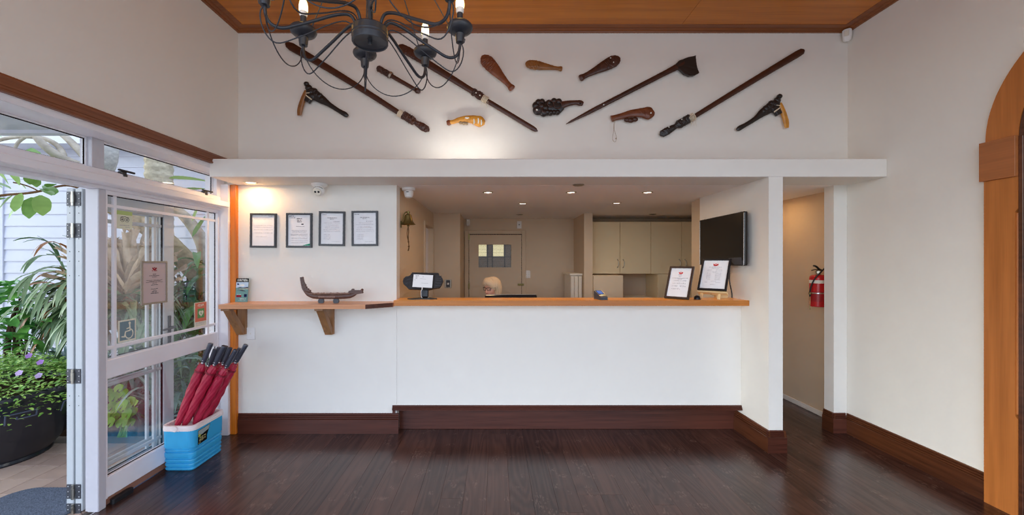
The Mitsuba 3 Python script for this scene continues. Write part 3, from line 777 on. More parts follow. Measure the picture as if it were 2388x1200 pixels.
# long staff behind the chandelier
k = thing('carved_staff', 'long dark wooden staff behind the chandelier, carved head at the lower right', 'carved staff')
part(k, 'shaft', stick((666, 101), (938, 268), [(0, 2), (0.015, 7), (0.05, 9.5), (0.3, 8.0), (0.6, 6.8), (1, 5.8)], [(0, .006), (.05, .011), (1, .014)], bend=3), 'spear_wood', smooth=50)
part(k, 'head', stick((936, 265), (1001, 305), [(0, 6), (0.07, 9.5), (0.44, 9.5), (0.50, 5), (0.56, 6.5), (0.75, 9), (0.93, 8), (1, 2)], [(0, .014), (.08, .022), (.44, .022), (.5, .012), (.8, .014), (1, .004)], amp=[(0, .009), (.5, .009), (.7, .004), (1, .007)], freq=90, seed=4), 'carved_wood', smooth=40)
part(k, 'lashing', lashing((930, 262.5), (938, 267.5), 7.5, 0.018, 0, 1), 'cord', smooth=True, label='cream lashing')
# long staff in the middle with its point at the lower right
k = thing('carved_staff', 'dark staff right of the chandelier hub, carved ring midway, pointed at the lower right', 'carved staff')
part(k, 'shaft', stick((930, 106), (1104, 214), [(0, 3), (0.03, 8), (0.12, 10.5), (0.4, 8.5), (1, 6.5)], [(0, .006), (.05, .012), (1, .014)], amp=[(0, .0), (.08, .004), (.42, .004), (.5, 0), (1, 0)], freq=95, seed=2), 'spear_wood', smooth=40)
part(k, 'carved_ring', stick((1100, 211), (1128, 229), [(0, 6), (.15, 9), (.45, 7), (.6, 10), (.9, 8), (1, 6)], [(0, .014), (.3, .024), (1, .014)], amp=[(0, .009), (1, .009)], freq=95, seed=5), 'carved_wood', smooth=40)
part(k, 'eye', eyes([(1110, 216), (1119, 222)], 1.8, 0.026), 'shell', smooth=True)
part(k, 'lashing', lashing((1126, 228), (1136, 234), 7.5, 0.018, 5, 2), 'cord', smooth=True, label='cream lashing with loose threads')
part(k, 'lower_shaft', stick((1133, 233), (1254, 306), [(0, 5.5), (0.9, 5.5), (0.96, 4.5), (1, .6)], [(0, .013), (.9, .012), (1, .003)]), 'spear_wood', smooth=50)
# right staff
k = thing('carved_staff', 'long dark staff near the right end, carved blade at the lower left', 'carved staff')
part(k, 'shaft', stick((1875, 117), (1612, 276), [(0, 3), (0.015, 7), (0.06, 8), (0.4, 6.8), (1, 5.2)], [(0, .006), (.05, .012), (1, .014)], bend=1), 'spear_wood', smooth=50)
part(k, 'head', stick((1613, 273), (1539, 315), [(0, 6), (0.06, 10), (0.42, 10), (0.48, 6), (0.54, 6.5), (0.8, 9), (0.94, 8), (1, 2)], [(0, .014), (.08, .022), (.42, .022), (.5, .012), (.8, .014), (1, .004)], amp=[(0, .006), (.45, .006), (.6, .002), (1, .003)], freq=90, seed=9), 'black_wood', smooth=40)
part(k, 'eye', eyes([(1590, 278), (1560, 296)], 1.5, 0.024), 'shell', smooth=True)
part(k, 'lashing', lashing((1618, 271), (1607, 278), 8, 0.02, 6, 3), 'cord', smooth=True, label='pale cord lashing with loose threads')
# short staff
k = thing('carved_short_staff', 'short dark staff with a carved head hung right of the chandelier hub', 'carved staff')
part(k, 'head', stick((879, 157), (911, 176), [(0, 3), (.12, 7), (.85, 7), (.92, 8), (1, 6)], [(0, .008), (.15, .018), (.9, .018), (1, .012)], amp=[(0, .007), (1, .007)], freq=120, seed=1), 'carved_wood', smooth=40)
part(k, 'shaft', stick((908, 174), (971, 210), [(0, 5.5), (.08, 4.8), (1, 4.2)], [(0, .012), (1, .011)]), 'spear_wood', smooth=50)
part(k, 'butt', stick((968, 208.5), (980, 215), [(0, 4), (.35, 6.5), (.8, 5), (1, 1.5)], [(0, .011), (.4, .016), (1, .005)]), 'carved_wood', smooth=40)
part(k, 'band', lashing((909, 174), (912, 176), 7.2, 0.016, 0, 4), 'nickel', smooth=True)


def patu(label, head, butt, m, head_r, neck_r, butt_r, amp_, seed, name='hand_club'):
    k = thing(name, label, 'hand club', 'paddle shaped hand clubs')
    part(k, 'blade', stick(head, butt, [(0, 1.5), (.02, head_r * .45), (.07, head_r * .78), (.16, head_r), (.30, head_r * .97), (.45, head_r * .8), (.62, head_r * .58), (.8, neck_r), (.9, neck_r)], [(0, .004), (.1, .013), (.4, .017), (.8, .012), (.9, .012)],
                           amp=[(0, 0), (.08, amp_), (.36, amp_), (.42, 0), (1, 0)], freq=100, seed=seed, sides=28), m, smooth=40)
    h, b = np.array(head, float), np.array(butt, float)
    part(k, 'butt', stick(tuple(h + (b - h) * .895), butt, [(0, neck_r), (.45, butt_r), (.85, butt_r * 1.02), (1, butt_r * .6)], [(0, .012), (.5, .017), (1, .011)]), m, smooth=40)
    d = (b - h) / np.linalg.norm(b - h)
    s = np.array([d[1], -d[0]])
    w = h + (b - h) * .33
    part(k, 'hanging_pegs', pegs(tuple(w + s * head_r * .95), tuple(w - s * head_r * .95)), PEG)
    return k


patu('reddish brown paddle club tilted down to the right, right of the chandelier', (1124, 130), (1196, 208), 'red_wood', 15.5, 6, 8, .007, 11)
patu('small tan paddle club lying almost level at the top centre', (1225, 148), (1311, 161), 'tan_wood', 11, 4, 5.5, .006, 12)
k = patu('dark paddle club tilted up to the right, right of the small tan one', (1446, 135), (1352, 183), 'carved_wood', 14, 6, 7.5, .004, 13)
part(k, 'eye', eyes([(1424, 135), (1431, 145)], 1.6, 0.016), 'shell', smooth=True)
# violin shaped club
k = thing('lobed_hand_club', 'black openwork club with a knobbly round head at the wall centre', 'hand club')
rr = random.Random(4)
knobs = [(1255, 256, 10), (1250, 246, 7), (1256, 239, 6.5), (1264, 237, 5.5), (1262, 247, 7), (1268, 262, 8), (1276, 262, 6), (1284, 263, 5.5), (1272, 252, 7), (1292, 262, 5), (1300, 262, 5), (1280, 240, 6), (1292, 236, 6), (1303, 237, 6)]
part(k, 'head', cat([ball(at(x, y, YW), 1.25 * r * S, 0.022 + 0.008 * rr.random(), 1.25 * r * S, 3) for x, y, r in knobs] + [sweep(np.array([at(x, y, YW) for x, y in ((1262, 255), (1275, 250), (1290, 248), (1305, 248), (1313, 246))]), np.array([8, 14, 17, 16, 9]) * S, np.array([.012, .018, .018, .016, .01]), B, 20)]), 'black_wood', smooth=40)
part(k, 'coils', cat([tube(np.stack([at(x, y, YW - 0.022)[0] + r * S * np.cos(a), np.full(20, YW - 0.022), at(x, y, YW)[2] + r * S * np.sin(a)], 1), 0.0042, 6) for x, y, r in ((1255, 256, 7), (1270, 258, 6), (1284, 244, 7), (1300, 246, 9), (1262, 243, 5)) for a in [np.linspace(0, 5.6, 20)]]), 'carved_wood', smooth=True)
part(k, 'handle', club([(1308, 246), (1325, 241), (1342, 239), (1352, 240), (1360, 242)], [9, 6.5, 5, 6.5, 4], [.016, .014, .013, .013, .008], 40), 'carved_wood', smooth=40)
part(k, 'eye', eyes([(1252, 256)], 2.4, 0.03), 'shell', smooth=True)
part(k, 'grip_hole', ball(at(1353, 241, YW - 0.013), 2 * S, 0.003, 1.6 * S, 1), 'gap_dark', smooth=True)
# axe shaped staff
k = thing('axe_shaped_staff', 'dark axe headed staff with its broad blade at the upper right', 'carved staff')
part(k, 'shaft', stick((1320, 289), (1596, 147), [(0, .5), (.04, 2.2), (.2, 4.5), (.25, 5), (.5, 5.2), (.85, 6), (1, 8)], [(0, .003), (.1, .01), (1, .013)], amp=[(0, 0), (.2, .0), (.21, .003), (.33, .003), (.34, 0), (1, 0)], freq=110, seed=6), 'spear_wood', smooth=45)
bl = Polygon([(1574, 151), (1582, 143), (1600, 136), (1621, 131), (1622, 145), (1624, 158), (1629, 171), (1618, 177), (1606, 178), (1594, 173), (1586, 165), (1580, 159)]).buffer(2).buffer(-2)
w = [at(x, y, YW)[[0, 2]] for x, y in bl.exterior.coords]
m = plane(extr(Polygon(w), 0.026), (0, YW + 0.013, 0), (1, 0, 0), (0, 0, 1))
m = m.subdivide().subdivide()
part(k, 'blade', carve(m, 0.0025, 80, 3), 'black_wood', smooth=35)
part(k, 'eye', eyes([(1408, 244)], 1.5, 0.014), 'shell', smooth=True)
part(k, 'hanging_pegs', pegs((1583, 139), (1395, 262), (1412, 236)), PEG)


def side_club(label, mm, pts, rad, lump, lump_m, eye, seed, amp_):
    k = thing('notched_hand_club', label, 'hand club')
    m = club(pts, rad, [.014] + [.013] * (len(rad) - 4) + [.017, .018, .006], 56, sides=24)
    a, b = at(*pts[0], YW), at(*pts[-1], YW)
    s = np.clip(((m.vertices - a) @ (b - a)) / ((b - a) @ (b - a)), 0, 1)
    carve(m, np.interp(s, [0, .55, .65, 1], [0, 0, amp_, amp_]), 90, seed)
    part(k, 'body', m, mm, smooth=40)
    part(k, 'carved_figure', carve(cat([ball(at(x, y, YW), r * S, .014, r * .8 * S, 2) for x, y, r in lump]), 0.003, 120, seed), lump_m, smooth=40)
    if eye:
        part(k, 'eye', eyes(eye, 2.0, 0.018), 'shell', smooth=True)
    return k


k = side_club('dark notched club with a looped twine hanging from its handle', 'red_wood', [(1426, 277), (1436, 274), (1452, 270), (1475, 264), (1496, 263), (1512, 264), (1526, 266)], [7.5, 6.5, 7, 8.5, 11, 15, 4], [(1462, 279, 7), (1471, 280, 8), (1481, 278, 7)], 'carved_wood', [(1518, 263)], 21, .003)
loop = [at(x, y, YW - 0.016) for x, y in ((1432, 276), (1431.5, 290), (1431, 302), (1429, 318), (1430, 328), (1434, 331), (1437, 327), (1436, 314), (1432, 300), (1433, 288), (1434, 276))]
part(k, 'twine_loop', cat(tube(spline(loop, 60), 0.0013, 6), ball(at(1436, 323, YW - 0.016), .006, .004, .005, 1)), 'twine', smooth=True, label='hanging loop of twine')
side_club('small honey coloured notched club at the bottom left of the middle staff', 'honey_wood', [(1050, 285), (1057, 284), (1072, 279), (1088, 277), (1104, 279), (1118, 283), (1131, 286)], [5, 4.5, 6, 7.5, 10, 13, 4], [(1074, 286, 4.5), (1082, 287, 5), (1088, 288, 4)], 'twine', [], 23, .003)
part('notched_hand_club_001', 'butt', stick((1051, 285), (1042, 287), [(0, 5), (.5, 6.5), (1, 4.5)], [(0, .012), (.6, .016), (1, .012)]), 'red_wood', smooth=40)
part('notched_hand_club_001', 'inlay', cat([ball(at(1089, 274.5, YW - 0.015), 5.5 * S, .003, 2.4 * S, 2)] + [sweep(np.array([at(x, y, YW - .016), at(x + 1, y + 7, YW - .017), at(x, y + 13, YW - .016)]), np.array([1.2, 2.0, 1.0]) * S, .003, B, 10) for x, y in ((1105, 277), (1115, 275), (1122, 279))]), 'shell', smooth=True, label='pale inlay')


def adze(label, mir, blade_m):
    """left adze in pixels relative to the photograph; mir mirrors it for the right one"""
    k = thing('hafted_adze', label, 'adze')
    g = (lambda x, y: (x, y)) if mir is None else mir
    part(k, 'handle', club([g(*q) for q in ((735, 222), (752, 233), (770, 245), (790, 258), (804, 266), (811, 271))], [12, 9.5, 5.5, 4.8, 5.6, 3], [.018, .016, .012, .011, .012, .006], 44), 'black_wood', smooth=40)
    head = [(715, 196, 6), (720, 205, 8), (724, 214, 11), (733, 213, 8), (738, 220, 9), (745, 224, 8), (751, 231, 6.5), (728, 224, 10), (722, 228, 8)]
    part(k, 'carved_head', carve(cat([ball(at(*g(x, y), YW), r * S, .024, r * S, 3) for x, y, r in head]), .004, 80, 5), 'black_wood', smooth=40)
    part(k, 'blade', club([g(*q) for q in ((715, 212), (709, 226), (704, 240), (700, 254), (698, 269))], [4.5, 5.5, 6, 6.2, 4.5], [.016, .017, .015, .012, .005], 36), blade_m, smooth=40)
    part(k, 'butt_block', club([g(722, 228), g(716, 238)], [8, 7], [.02, .018], 12, 4), 'black_wood', smooth=40)
    part(k, 'lashing', cat([tube(np.array([at(*g(x0, y0), YW - .024), at(*g((x0 + x1) / 2, (y0 + y1) / 2), YW - .028), at(*g(x1, y1), YW - .022)]), .0035, 6) for x0, y0, x1, y1 in ((713, 217, 722, 216), (713, 221, 727, 231), (714, 223, 727, 233))]), 'cord', smooth=True, label='white lashing')


adze('black handled adze with a brown blade on the left of the wall', None, 'tan_wood')
adze('black handled adze with a golden brown blade on the right of the wall', lambda x, y: (1836 - (x - 697) * 1.03, 222 + (y - 193) * 1.0 + (3 if x > 760 else 0)), 'honey_wood')
# ------------------------------------------------------------------ framed papers
def words(lines, z=0.0, seed=0, th=0.0004):
    """tiny printed lines: (x centre, y, width, letter height) -> one thin mesh of word bars"""
    r = random.Random(seed)
    ms = []
    for xc, y, w, h in lines:
        x = xc - w / 2
        while x < xc + w / 2 - 1e-5:
            L = min(h * r.uniform(1.2, 4.5), xc + w / 2 - x)
            ms.append(bx(x, x + L, y - h * .35, y + h * .35, z, z + th))
            x += L + h * 0.7
    return cat(ms)


def glyphs(rows, z, h, seed=0):
    """rows of square written characters made of strokes: (x0, y, count)"""
    r = random.Random(seed)
    ms = []
    for x0, y, n in rows:
        for i in range(n):
            cx = x0 + i * h * 1.16
            for q in (-.34, 0.02, .36)[: 2 + r.randrange(2)]:
                ms.append(bx(cx - h * r.uniform(.25, .42), cx + h * r.uniform(.25, .42), y + q * h - h * .045, y + q * h + h * .045, z, z + .0004))
            for q in ((-.2, .2), (0,))[r.randrange(2)]:
                ms.append(bx(cx + q * h - h * .045, cx + q * h + h * .045, y - h * .42, y + h * r.uniform(.1, .45), z, z + .0004))
    return cat(ms)


def logo(x, y, s, z):
    a = np.linspace(math.pi * .98, math.pi * 2.02, 30)
    outer = np.stack([x + s * np.cos(a), y + s * .95 * np.sin(a)], 1)
    inner = np.stack([x + s * .52 * np.cos(a[::-1]), y + s * .42 * np.sin(a[::-1])], 1)
    return cat(extr(Polygon(np.vstack([outer, inner])), .0005).apply_translation([0, 0, z]), extr(Point(x, y + .02 * s).buffer(s * .24), .0005).apply_translation([0, 0, z]))


def framed(name, label, cat_, o, u, v, w, h, border, depth, fmat, prints, group=None, pmat='paper', mat_border=0.0):
    k = thing(name, label, cat_, group)
    ring = sbox(-w / 2, -h / 2, w / 2, h / 2).difference(sbox(-w / 2 + border, -h / 2 + border, w / 2 - border, h / 2 - border))
    lip = sbox(-w / 2 + .003, -h / 2 + .003, w / 2 - .003, h / 2 - .003).difference(sbox(-w / 2 + border - .001, -h / 2 + border - .001, w / 2 - border + .001, h / 2 - border + .001))
    part(k, 'frame', plane(cat(extr(ring, depth), extr(lip, .003).apply_translation([0, 0, depth])), o, u, v), fmat)
    part(k, 'paper', plane(bx(-w / 2 + border, w / 2 - border, -h / 2 + border, h / 2 - border, depth * .35, depth * .5), o, u, v), pmat)
    for nm, m, mt, lab in prints(depth * .5 + .0002, w - 2 * border, h - 2 * border):
        part(k, nm, plane(m, o, u, v), mt, label=lab)
    return k


def cert(seed, kind):
    def f(z, w, h):
        r = random.Random(seed)
        L, H = [], []
        if kind == 0:
            L = [(w * .0, h * y, w * .86, h * .012) for y in (.40, .36, .16, .10, .02, -.08)] + [(-.1 * w, -.2 * h, .5 * w, .01 * h)]
            H = [(w * .33, h * .465, w * .2, h * .022)]
        elif kind == 1:
            L = [(0, h * y, w * r.uniform(.6, .84), h * .014) for y in (.0, -.03, -.06, -.12, -.15, -.18, -.24, -.27, -.33, -.40)] + [(.05 * w, .13 * h, .4 * w, .02 * h)]
            H = [(-.34 * w, .46 * h, .26 * w, .03 * h), (-.32 * w, .41 * h, .28 * w, .02 * h), (0, .38 * h, .24 * w, .03 * h), (0, .33 * h, .22 * w, .03 * h), (0, .28 * h, .2 * w, .03 * h), (.14 * w, .2 * h, .1 * w, .05 * h)]
        else:
            L = [(0, h * y, w * r.uniform(.55, .86), h * .012) for y in (.18, .12, .06, .02, -.04, -.09)] + [(-.22 * w, h * y, w * .3, h * .012) for y in (-.2, -.25, -.3, -.35)] + [(.2 * w, -.42 * h, .4 * w, .012 * h)]
            H = [(0, .35 * h, .42 * w, .022 * h), (0, .31 * h, .2 * w, .016 * h), (-.36 * w, .45 * h, .2 * w, .02 * h), (.2 * w, .23 * h, .3 * w, .012 * h)]
        out = [('small_print', words(L, z, seed), 'ink_light', 'rows of small grey print'), ('heading', words(H, z, seed + 1), 'ink', 'dark printed heading')]
        if kind == 1:
            out.append(('green_corner', extr(Polygon([(w * .5, -h * .42), (w * .12, -h * .49), (w * .5, -h * .49)]), .0005).apply_translation([0, 0, z]), 'green_ink', 'green swoosh in the corner'))
        return out
    return f


for i, (x0, x1, y0, y1, kind, tilt, lab) in enumerate((
        (583, 644, 497, 577, 0, .6, 'black framed certificate nearest the orange timber strip, lit warmly'),
        (667, 727.5, 496.5, 577, 1, .4, 'black framed certificate with a green corner and a crest'),
        (743.5, 804, 492.5, 573, 2, .8, 'black framed certificate below the dome camera, third along the row'),
        (820, 881, 491.5, 573, 3, -.2, 'black framed certificate nearest the office opening'))):
    Yp = 3.645
    c0, c1 = at(x0, y1, Yp), at(x1, y0, Yp)
    a = math.radians(-tilt)
    u, v = np.array([math.cos(a), 0, math.sin(a)]), np.array([-math.sin(a), 0, math.cos(a)])
    ctr = (c0 + c1) / 2
    ctr[1] = YB - 0.0006
    framed('picture_frame', lab, 'picture frame', ctr, u, v, c1[0] - c0[0], c1[2] - c0[2], .0165, .017, 'frame_black', cert(40 + i, kind), 'certificates on the alcove wall')

# ------------------------------------------------------------------ alcove: cameras, switch plate, canoe, brochure
k = thing('dome_camera', 'white dome security camera under the soffit above the certificates', 'security camera')
q = at(745, 430, 3.585)
q[2] = ZS - .0005
part(k, 'base', lathe([(0, -.034), (.036, -.034), (.05, -.026), (.064, -.018), (.068, -.010), (.068, 0), (0, 0)][::-1], 32, q), 'white_plastic', smooth=40)
eye = q + np.array([.006, -.022, -.066])
part(k, 'eyeball', ball(eye, .046, sub=3), 'white_plastic', smooth=True)
fd = np.array([.0, -.85, -.42])
fd /= np.linalg.norm(fd)
part(k, 'face_plate', lathe([(0, .0), (.03, .0), (.034, -.004), (.034, -.012), (0, -.012)][::-1], 28, eye + fd * .047, fd), 'cream_plastic', smooth=40)
for s in (-1, 1):
    part(k, 'lens', lathe([(0, .002), (.009, .001), (.011, -.001), (.011, -.003), (0, -.003)][::-1], 18, eye + fd * .0478 + np.array([.0145 * s, 0, .004]), fd), 'screen_black', smooth=40)
part(k, 'shade_line', tube(np.array([eye + .0465 * np.array([math.sin(t_), -math.cos(t_) * .75, .62 - .35 * t_ * t_]) / np.linalg.norm([math.sin(t_), -math.cos(t_) * .75, .62 - .35 * t_ * t_]) for t_ in np.linspace(-1.0, 1.0, 22)]), .0022, 6), 'dark_grey')
k = thing('dome_camera', 'white dome camera on the office ceiling above the brass bell', 'security camera')
q = at(953, 437, 3.80)
q[2] = ZS - .0005
part(k, 'base', lathe([(0, -.03), (.05, -.03), (.062, -.022), (.064, 0), (0, 0)][::-1], 32, q), 'white_plastic', smooth=40)
part(k, 'turret', lathe([(0, -.094), (.02, -.093), (.036, -.085), (.043, -.06), (.046, -.03), (0, -.03)], 32, q), 'white_plastic', smooth=40)
part(k, 'slot', bx(q[0] - .012, q[0] + .012, q[1] - .0485, q[1] - .046, q[2] - .045, q[2] - .04), 'gap_dark')
k = thing('wall_switch_plate', 'blank white switch plate on the wall beside the left shelf bracket', 'switch')
a, b = at(576, 791, 3.655), at(595, 763, 3.655)
part(k, 'plate', bx(a[0], b[0], 3.649, 3.6594, a[2], b[2], .002), 'white_plastic')
part(k, 'button', bx((a[0] + b[0]) / 2 - .004, (a[0] + b[0]) / 2 + .004, 3.6465, 3.6489, (a[2] + b[2]) / 2 - .006, (a[2] + b[2]) / 2 + .006, .001), 'cream_plastic')

k = thing('motion_sensor', 'white motion sensor in the ceiling corner above the side wall', 'sensor')
so = np.array([XR - .035, YB - .035, 3.583])
part(k, 'housing', loft([np.column_stack([rrect(w_, w_ * .8, .014), np.full(20, z_)]) for z_, w_ in ((-.055, .03), (-.045, .055), (0, .068), (.04, .066), (.05, .05))]).apply_transform(trimesh.transformations.rotation_matrix(math.radians(-45), (0, 0, 1))).apply_translation(so - np.array([.012, .012, 0])), 'white_plastic', smooth=40)
part(k, 'lens', bar(so + np.array([-.0375, -.0375, -.02]), so + np.array([-.0375, -.0375, .03]), .032, .006, .002, (1, 1, 0)), 'cream_plastic')

# brochure
k = thing('brochure', 'small stapled brochure for scenic flights standing on the left end of the shelf', 'brochure')
a, b = at(549, 702.5, 3.60), at(577.5, 647, 3.60)
bw, bh = b[0] - a[0], 1.405 - 1.1955
o = np.array([a[0], 3.595, 1.1955])
uu, vv = np.array([1, 0, 0]), np.array([0, .10, .995])
part(k, 'cover', plane(bx(0, bw, 0, bh, -.004, 0), o, uu, vv), 'brochure_teal')
part(k, 'title_band', plane(bx(0, bw, bh * .845, bh, 0, .0004), o, uu, vv), 'ink_black')
part(k, 'sky_picture', plane(bx(0, bw, bh * .60, bh * .845, 0, .0003), o, uu, vv), 'brochure_sky')
part(k, 'shore_picture', plane(cat(extr(Polygon([(0, bh * .585), (bw * .3, bh * .63), (bw * .6, bh * .61), (bw, bh * .64), (bw, bh * .56), (bw * .5, bh * .585)]), .0003).apply_translation([0, 0, .0004]), extr(Polygon([(bw * .1, bh * .52), (bw * .5, bh * .53), (bw * .85, bh * .44), (bw * .5, bh * .46)]), .0003).apply_translation([0, 0, .0004])), o, uu, vv), 'dark_grey')
part(k, 'shore_picture', plane(extr(Polygon([(0, bh * .54), (bw, bh * .575), (bw, bh * .545), (bw * .4, bh * .535)]), .0003).apply_translation([0, 0, .0005]), o, uu, vv), 'cord')
part(k, 'aircraft', plane(cat(extr(Polygon([(bw * .08, bh * .80), (bw * .2, bh * .78), (bw * .26, bh * .73), (bw * .12, bh * .72)]), .0003).apply_translation([0, 0, .0004])), o, uu, vv), 'brochure_navy')
part(k, 'aircraft', plane(extr(Polygon([(bw * .25, bh * .72), (bw * .55, bh * .76), (bw * .75, bh * .70), (bw * .6, bh * .66), (bw * .3, bh * .68)]), .0003).apply_translation([0, 0, .0005]), o, uu, vv), 'shell')
part(k, 'red_panel', plane(bx(bw * .07, bw * .48, bh * .20, bh * .29, 0, .0004), o, uu, vv), 'brochure_red')
part(k, 'dark_panel', plane(bx(bw * .70, bw * .92, bh * .21, bh * .33, 0, .0004), o, uu, vv), 'brochure_navy')
tm = meshkit.text_mesh('Scenic Flights', .0145, .0004, True)
tm.apply_scale([bw * .86 / tm.extents[0], 1, 1])
part(k, 'title', plane(tm.apply_translation([bw * .07, bh * .88, .0005]), o, uu, vv), 'shell', label='white lettering Scenic Flights')
tm = meshkit.text_mesh('DAILY', .010, .0004, True)
tm.apply_scale([bw * .5 / tm.extents[0], 1, 1])
part(k, 'small_title', plane(tm.apply_translation([bw * .36, bh * .11, .0005]), o, uu, vv), 'shell', label='white lettering DAILY')
part(k, 'fine_print', plane(words([(bw * .5, bh * .955, bw * .8, .006), (bw * .28, bh * .315, bw * .36, .005), (bw * .55, bh * .06, bw * .6, .003)], .0005, 3), o, uu, vv), 'shell')
part(k, 'prop', plane(bx(bw * .2, bw * .8, 0, .02, -.03, -.004), o, uu, vv), 'white_plastic')

# carved canoe on two round stands
YK = 3.50
k = thing('carved_canoe', 'dark carved model canoe with a tall stern post on the shelf', 'model canoe')
Q = lambda x, y: at(x, y, YK)
s_ = YK / F
tt = np.linspace(0, 1, 40)
spx = interp([0, .12, .25, .4, .6, .8, 1], [711, 721, 735, 752, 785, 815, 832], tt)
spy = interp([0, .12, .25, .4, .6, .8, 1], [679, 685, 690, 690.5, 690.5, 689, 682], tt)
hull = sweep(np.array([Q(x, y) for x, y in zip(spx, spy)]), np.interp(tt, [0, .1, .25, .8, 1], [2.5, 6, 6.3, 6.0, 2.5]) * s_, np.interp(tt, [0, .2, .4, .7, 1], [.01, .022, .03, .026, .01]), B, 22, 2.3)
part(k, 'hull', carve(hull, .0012, 140, 3), 'canoe_wood', smooth=40)
part(k, 'gunwale', cat([tube(np.array([Q(x, 683.5 + .5 * math.sin(x)) + np.array([0, s * .026, 0]) for x in np.linspace(724, 818, 30)]), .0032, 6) for s in (-1, 1)]), 'canoe_light', smooth=True)
part(k, 'carved_strip', cat([bx(Q(x, 0)[0], Q(x + 1.6, 0)[0], YK - .0315, YK - .0255, Q(0, 693)[2], Q(0, 689)[2], .0005) for x in np.arange(746, 783, 2.6)]), 'canoe_light', label='carved strip along the side')
st = Polygon([(700.5, 646.5), (707, 645.5), (708.5, 655), (711, 661), (713, 664), (713.5, 669), (718, 674), (723, 677), (725, 683), (719, 686), (711, 681), (706, 674), (703, 663)]).buffer(.8).buffer(-.4)
for hx_, hy_ in ((706, 659), (707, 664), (709, 669), (711, 674)):
    st = st.difference(Point(hx_, hy_).buffer(1.1))
toQ = lambda P_: affinity.affine_transform(P_, [s_, 0, 0, -s_, -CX * s_, EYE + CY * s_])
part(k, 'stern_post', plane(extr(toQ(st), .014), (0, YK + .007, 0), (1, 0, 0), (0, 0, 1)), 'canoe_wood')
part(k, 'stern_scroll', cat([ball(Q(x, y), r * s_, .009, r * s_, 2) for x, y, r in ((712.5, 664, 2.2), (715, 669.5, 2.2), (719, 674, 2.6), (708, 656, 1.6), (723, 678, 2.8))]), 'canoe_wood', smooth=True)
pw = Polygon([(812, 685), (814, 678), (820, 676), (821, 673), (825, 673), (826, 676), (840, 676), (845, 675), (846, 682), (842, 684), (830, 686), (818, 689)])
part(k, 'prow', plane(extr(toQ(pw), .022), (0, YK + .011, 0), (1, 0, 0), (0, 0, 1)), 'canoe_wood')
part(k, 'prow_head', carve(cat(ball(Q(844.5, 675.5), 3.2 * s_, .013, 3.2 * s_, 2), ball(Q(845, 681), 2.6 * s_, .011, 2.6 * s_, 2)), .002, 200, 2), 'canoe_wood', smooth=40)
part(k, 'thwarts', cat([bx(Q(x, 0)[0], Q(x + 2.5, 0)[0], YK - .026, YK + .026, Q(0, 684)[2], Q(0, 682)[2], .001) for x in (738, 752, 768, 784, 800)]), 'canoe_light')
for x in (749, 784):
    m = lathe([(0, -.009), (.0245, -.009), (.0245, .009), (0, .009)], 28, (Q(x, 0)[0], YK, 1.1952 + .0185), (0, 1, 0))
    m = trimesh.intersections.slice_mesh_plane(m, (0, 0, 1), (0, 0, 1.1952), cap=True, engine='earcut') if False else m
    v = np.array(m.vertices)
    v[:, 2] = np.maximum(v[:, 2], 1.1952)
    m.vertices = v
    part(k, 'stand', m, 'dark_grey', smooth=35, label='round grey stand')

# brass bell on the office side wall
k = thing('brass_bell', 'antique brass bell with a rope on a curved wall bracket', 'bell')
YL = 3.82
bc = np.array([at(952, 0, YL)[0], YL, at(0, 523, YL)[2]])
part(k, 'bell', lathe([(.0, .098), (.018, .097), (.03, .09), (.034, .075), (.038, .05), (.046, .026), (.06, .008), (.068, .001), (.066, -.001), (.058, .005), (.044, .024), (.034, .05), (.028, .08), (0, .09)], 36, bc), 'brass', smooth=35)
part(k, 'crown', lathe([(0, .098), (.01, .098), (.011, .106), (.015, .109), (.015, .122), (.009, .126), (0, .128)], 20, bc), 'brass', smooth=35)
part(k, 'bracket', sweep(spline([(XO + .004, YL, bc[2] + .005), (XO + .014, YL, bc[2] + .03), (XO + .024, YL, bc[2] + .07), (XO + .036, YL, bc[2] + .105), (XO + .058, YL, bc[2] + .119), (bc[0], YL, bc[2] + .117)], 30), .006, .009, (0, 1, 0), 10), 'brass', smooth=True)
part(k, 'wall_plate', bx(XO, XO + .006, YL - .014, YL + .014, bc[2] - .03, bc[2] + .03, .002), 'brass')
part(k, 'clapper', cat(cyl(bc + (0, 0, -.014), bc + (0, 0, .05), .003, 8), ball(bc + (0, 0, -.014), .011, sub=2)), 'brass', smooth=True)
part(k, 'rope', cat([tube(spline([bc + np.array([s * .001, 0, -.024]), bc + np.array([s * .006 - .002, 0, -.06]), bc + np.array([s * .005 - .004, 0, -.11]), bc + np.array([.002, 0, -.165]), bc + np.array([.006, s * .002, -.21]), bc + np.array([.0 + s * .003, 0, -.25])], 30), .0034, 6) for s in (-1, 1)] + [ball(bc + (0.002, 0, -.165), .0075, sub=1), ball(bc + (0.006, 0, -.208), .0085, sub=1)]), 'rope_brown', smooth=True, label='knotted brown rope')

# ------------------------------------------------------------------ things on the bar top
ZT = 1.2138
# tablet on its stand
YT = 3.66
k = thing('tablet_stand', 'white screened tablet on a black till stand at the left of the bar top', 'tablet')
tc = at(986, 655, YT)
part(k, 'foot', cat(extr(Polygon([(-.13, -.02), (-.04, .04), (.05, .045), (.12, -.02), (.07, -.045), (.0, -.02), (-.09, -.055)]).buffer(.008), .008).apply_translation([tc[0] + .0, YT + .02, ZT]), lathe([(0, .02), (.03, .018), (.045, .0081), (0, .0081)][::-1], 24, (tc[0] + .01, YT + .02, ZT))), 'black_plastic')
part(k, 'column', cat(bar((tc[0] + .01, YT + .03, ZT + .015), (tc[0] + .01, YT + .06, tc[2] - .0), .07, .03, .006, (0, 1, 0))), 'black_plastic')
tv_ = np.array([.04, .30, .95])
tv_ /= np.linalg.norm(tv_)
tu = np.array([1, .03, -.035])
tu -= tv_ * (tu @ tv_)
tu /= np.linalg.norm(tu)
w_, h_ = .194, .136
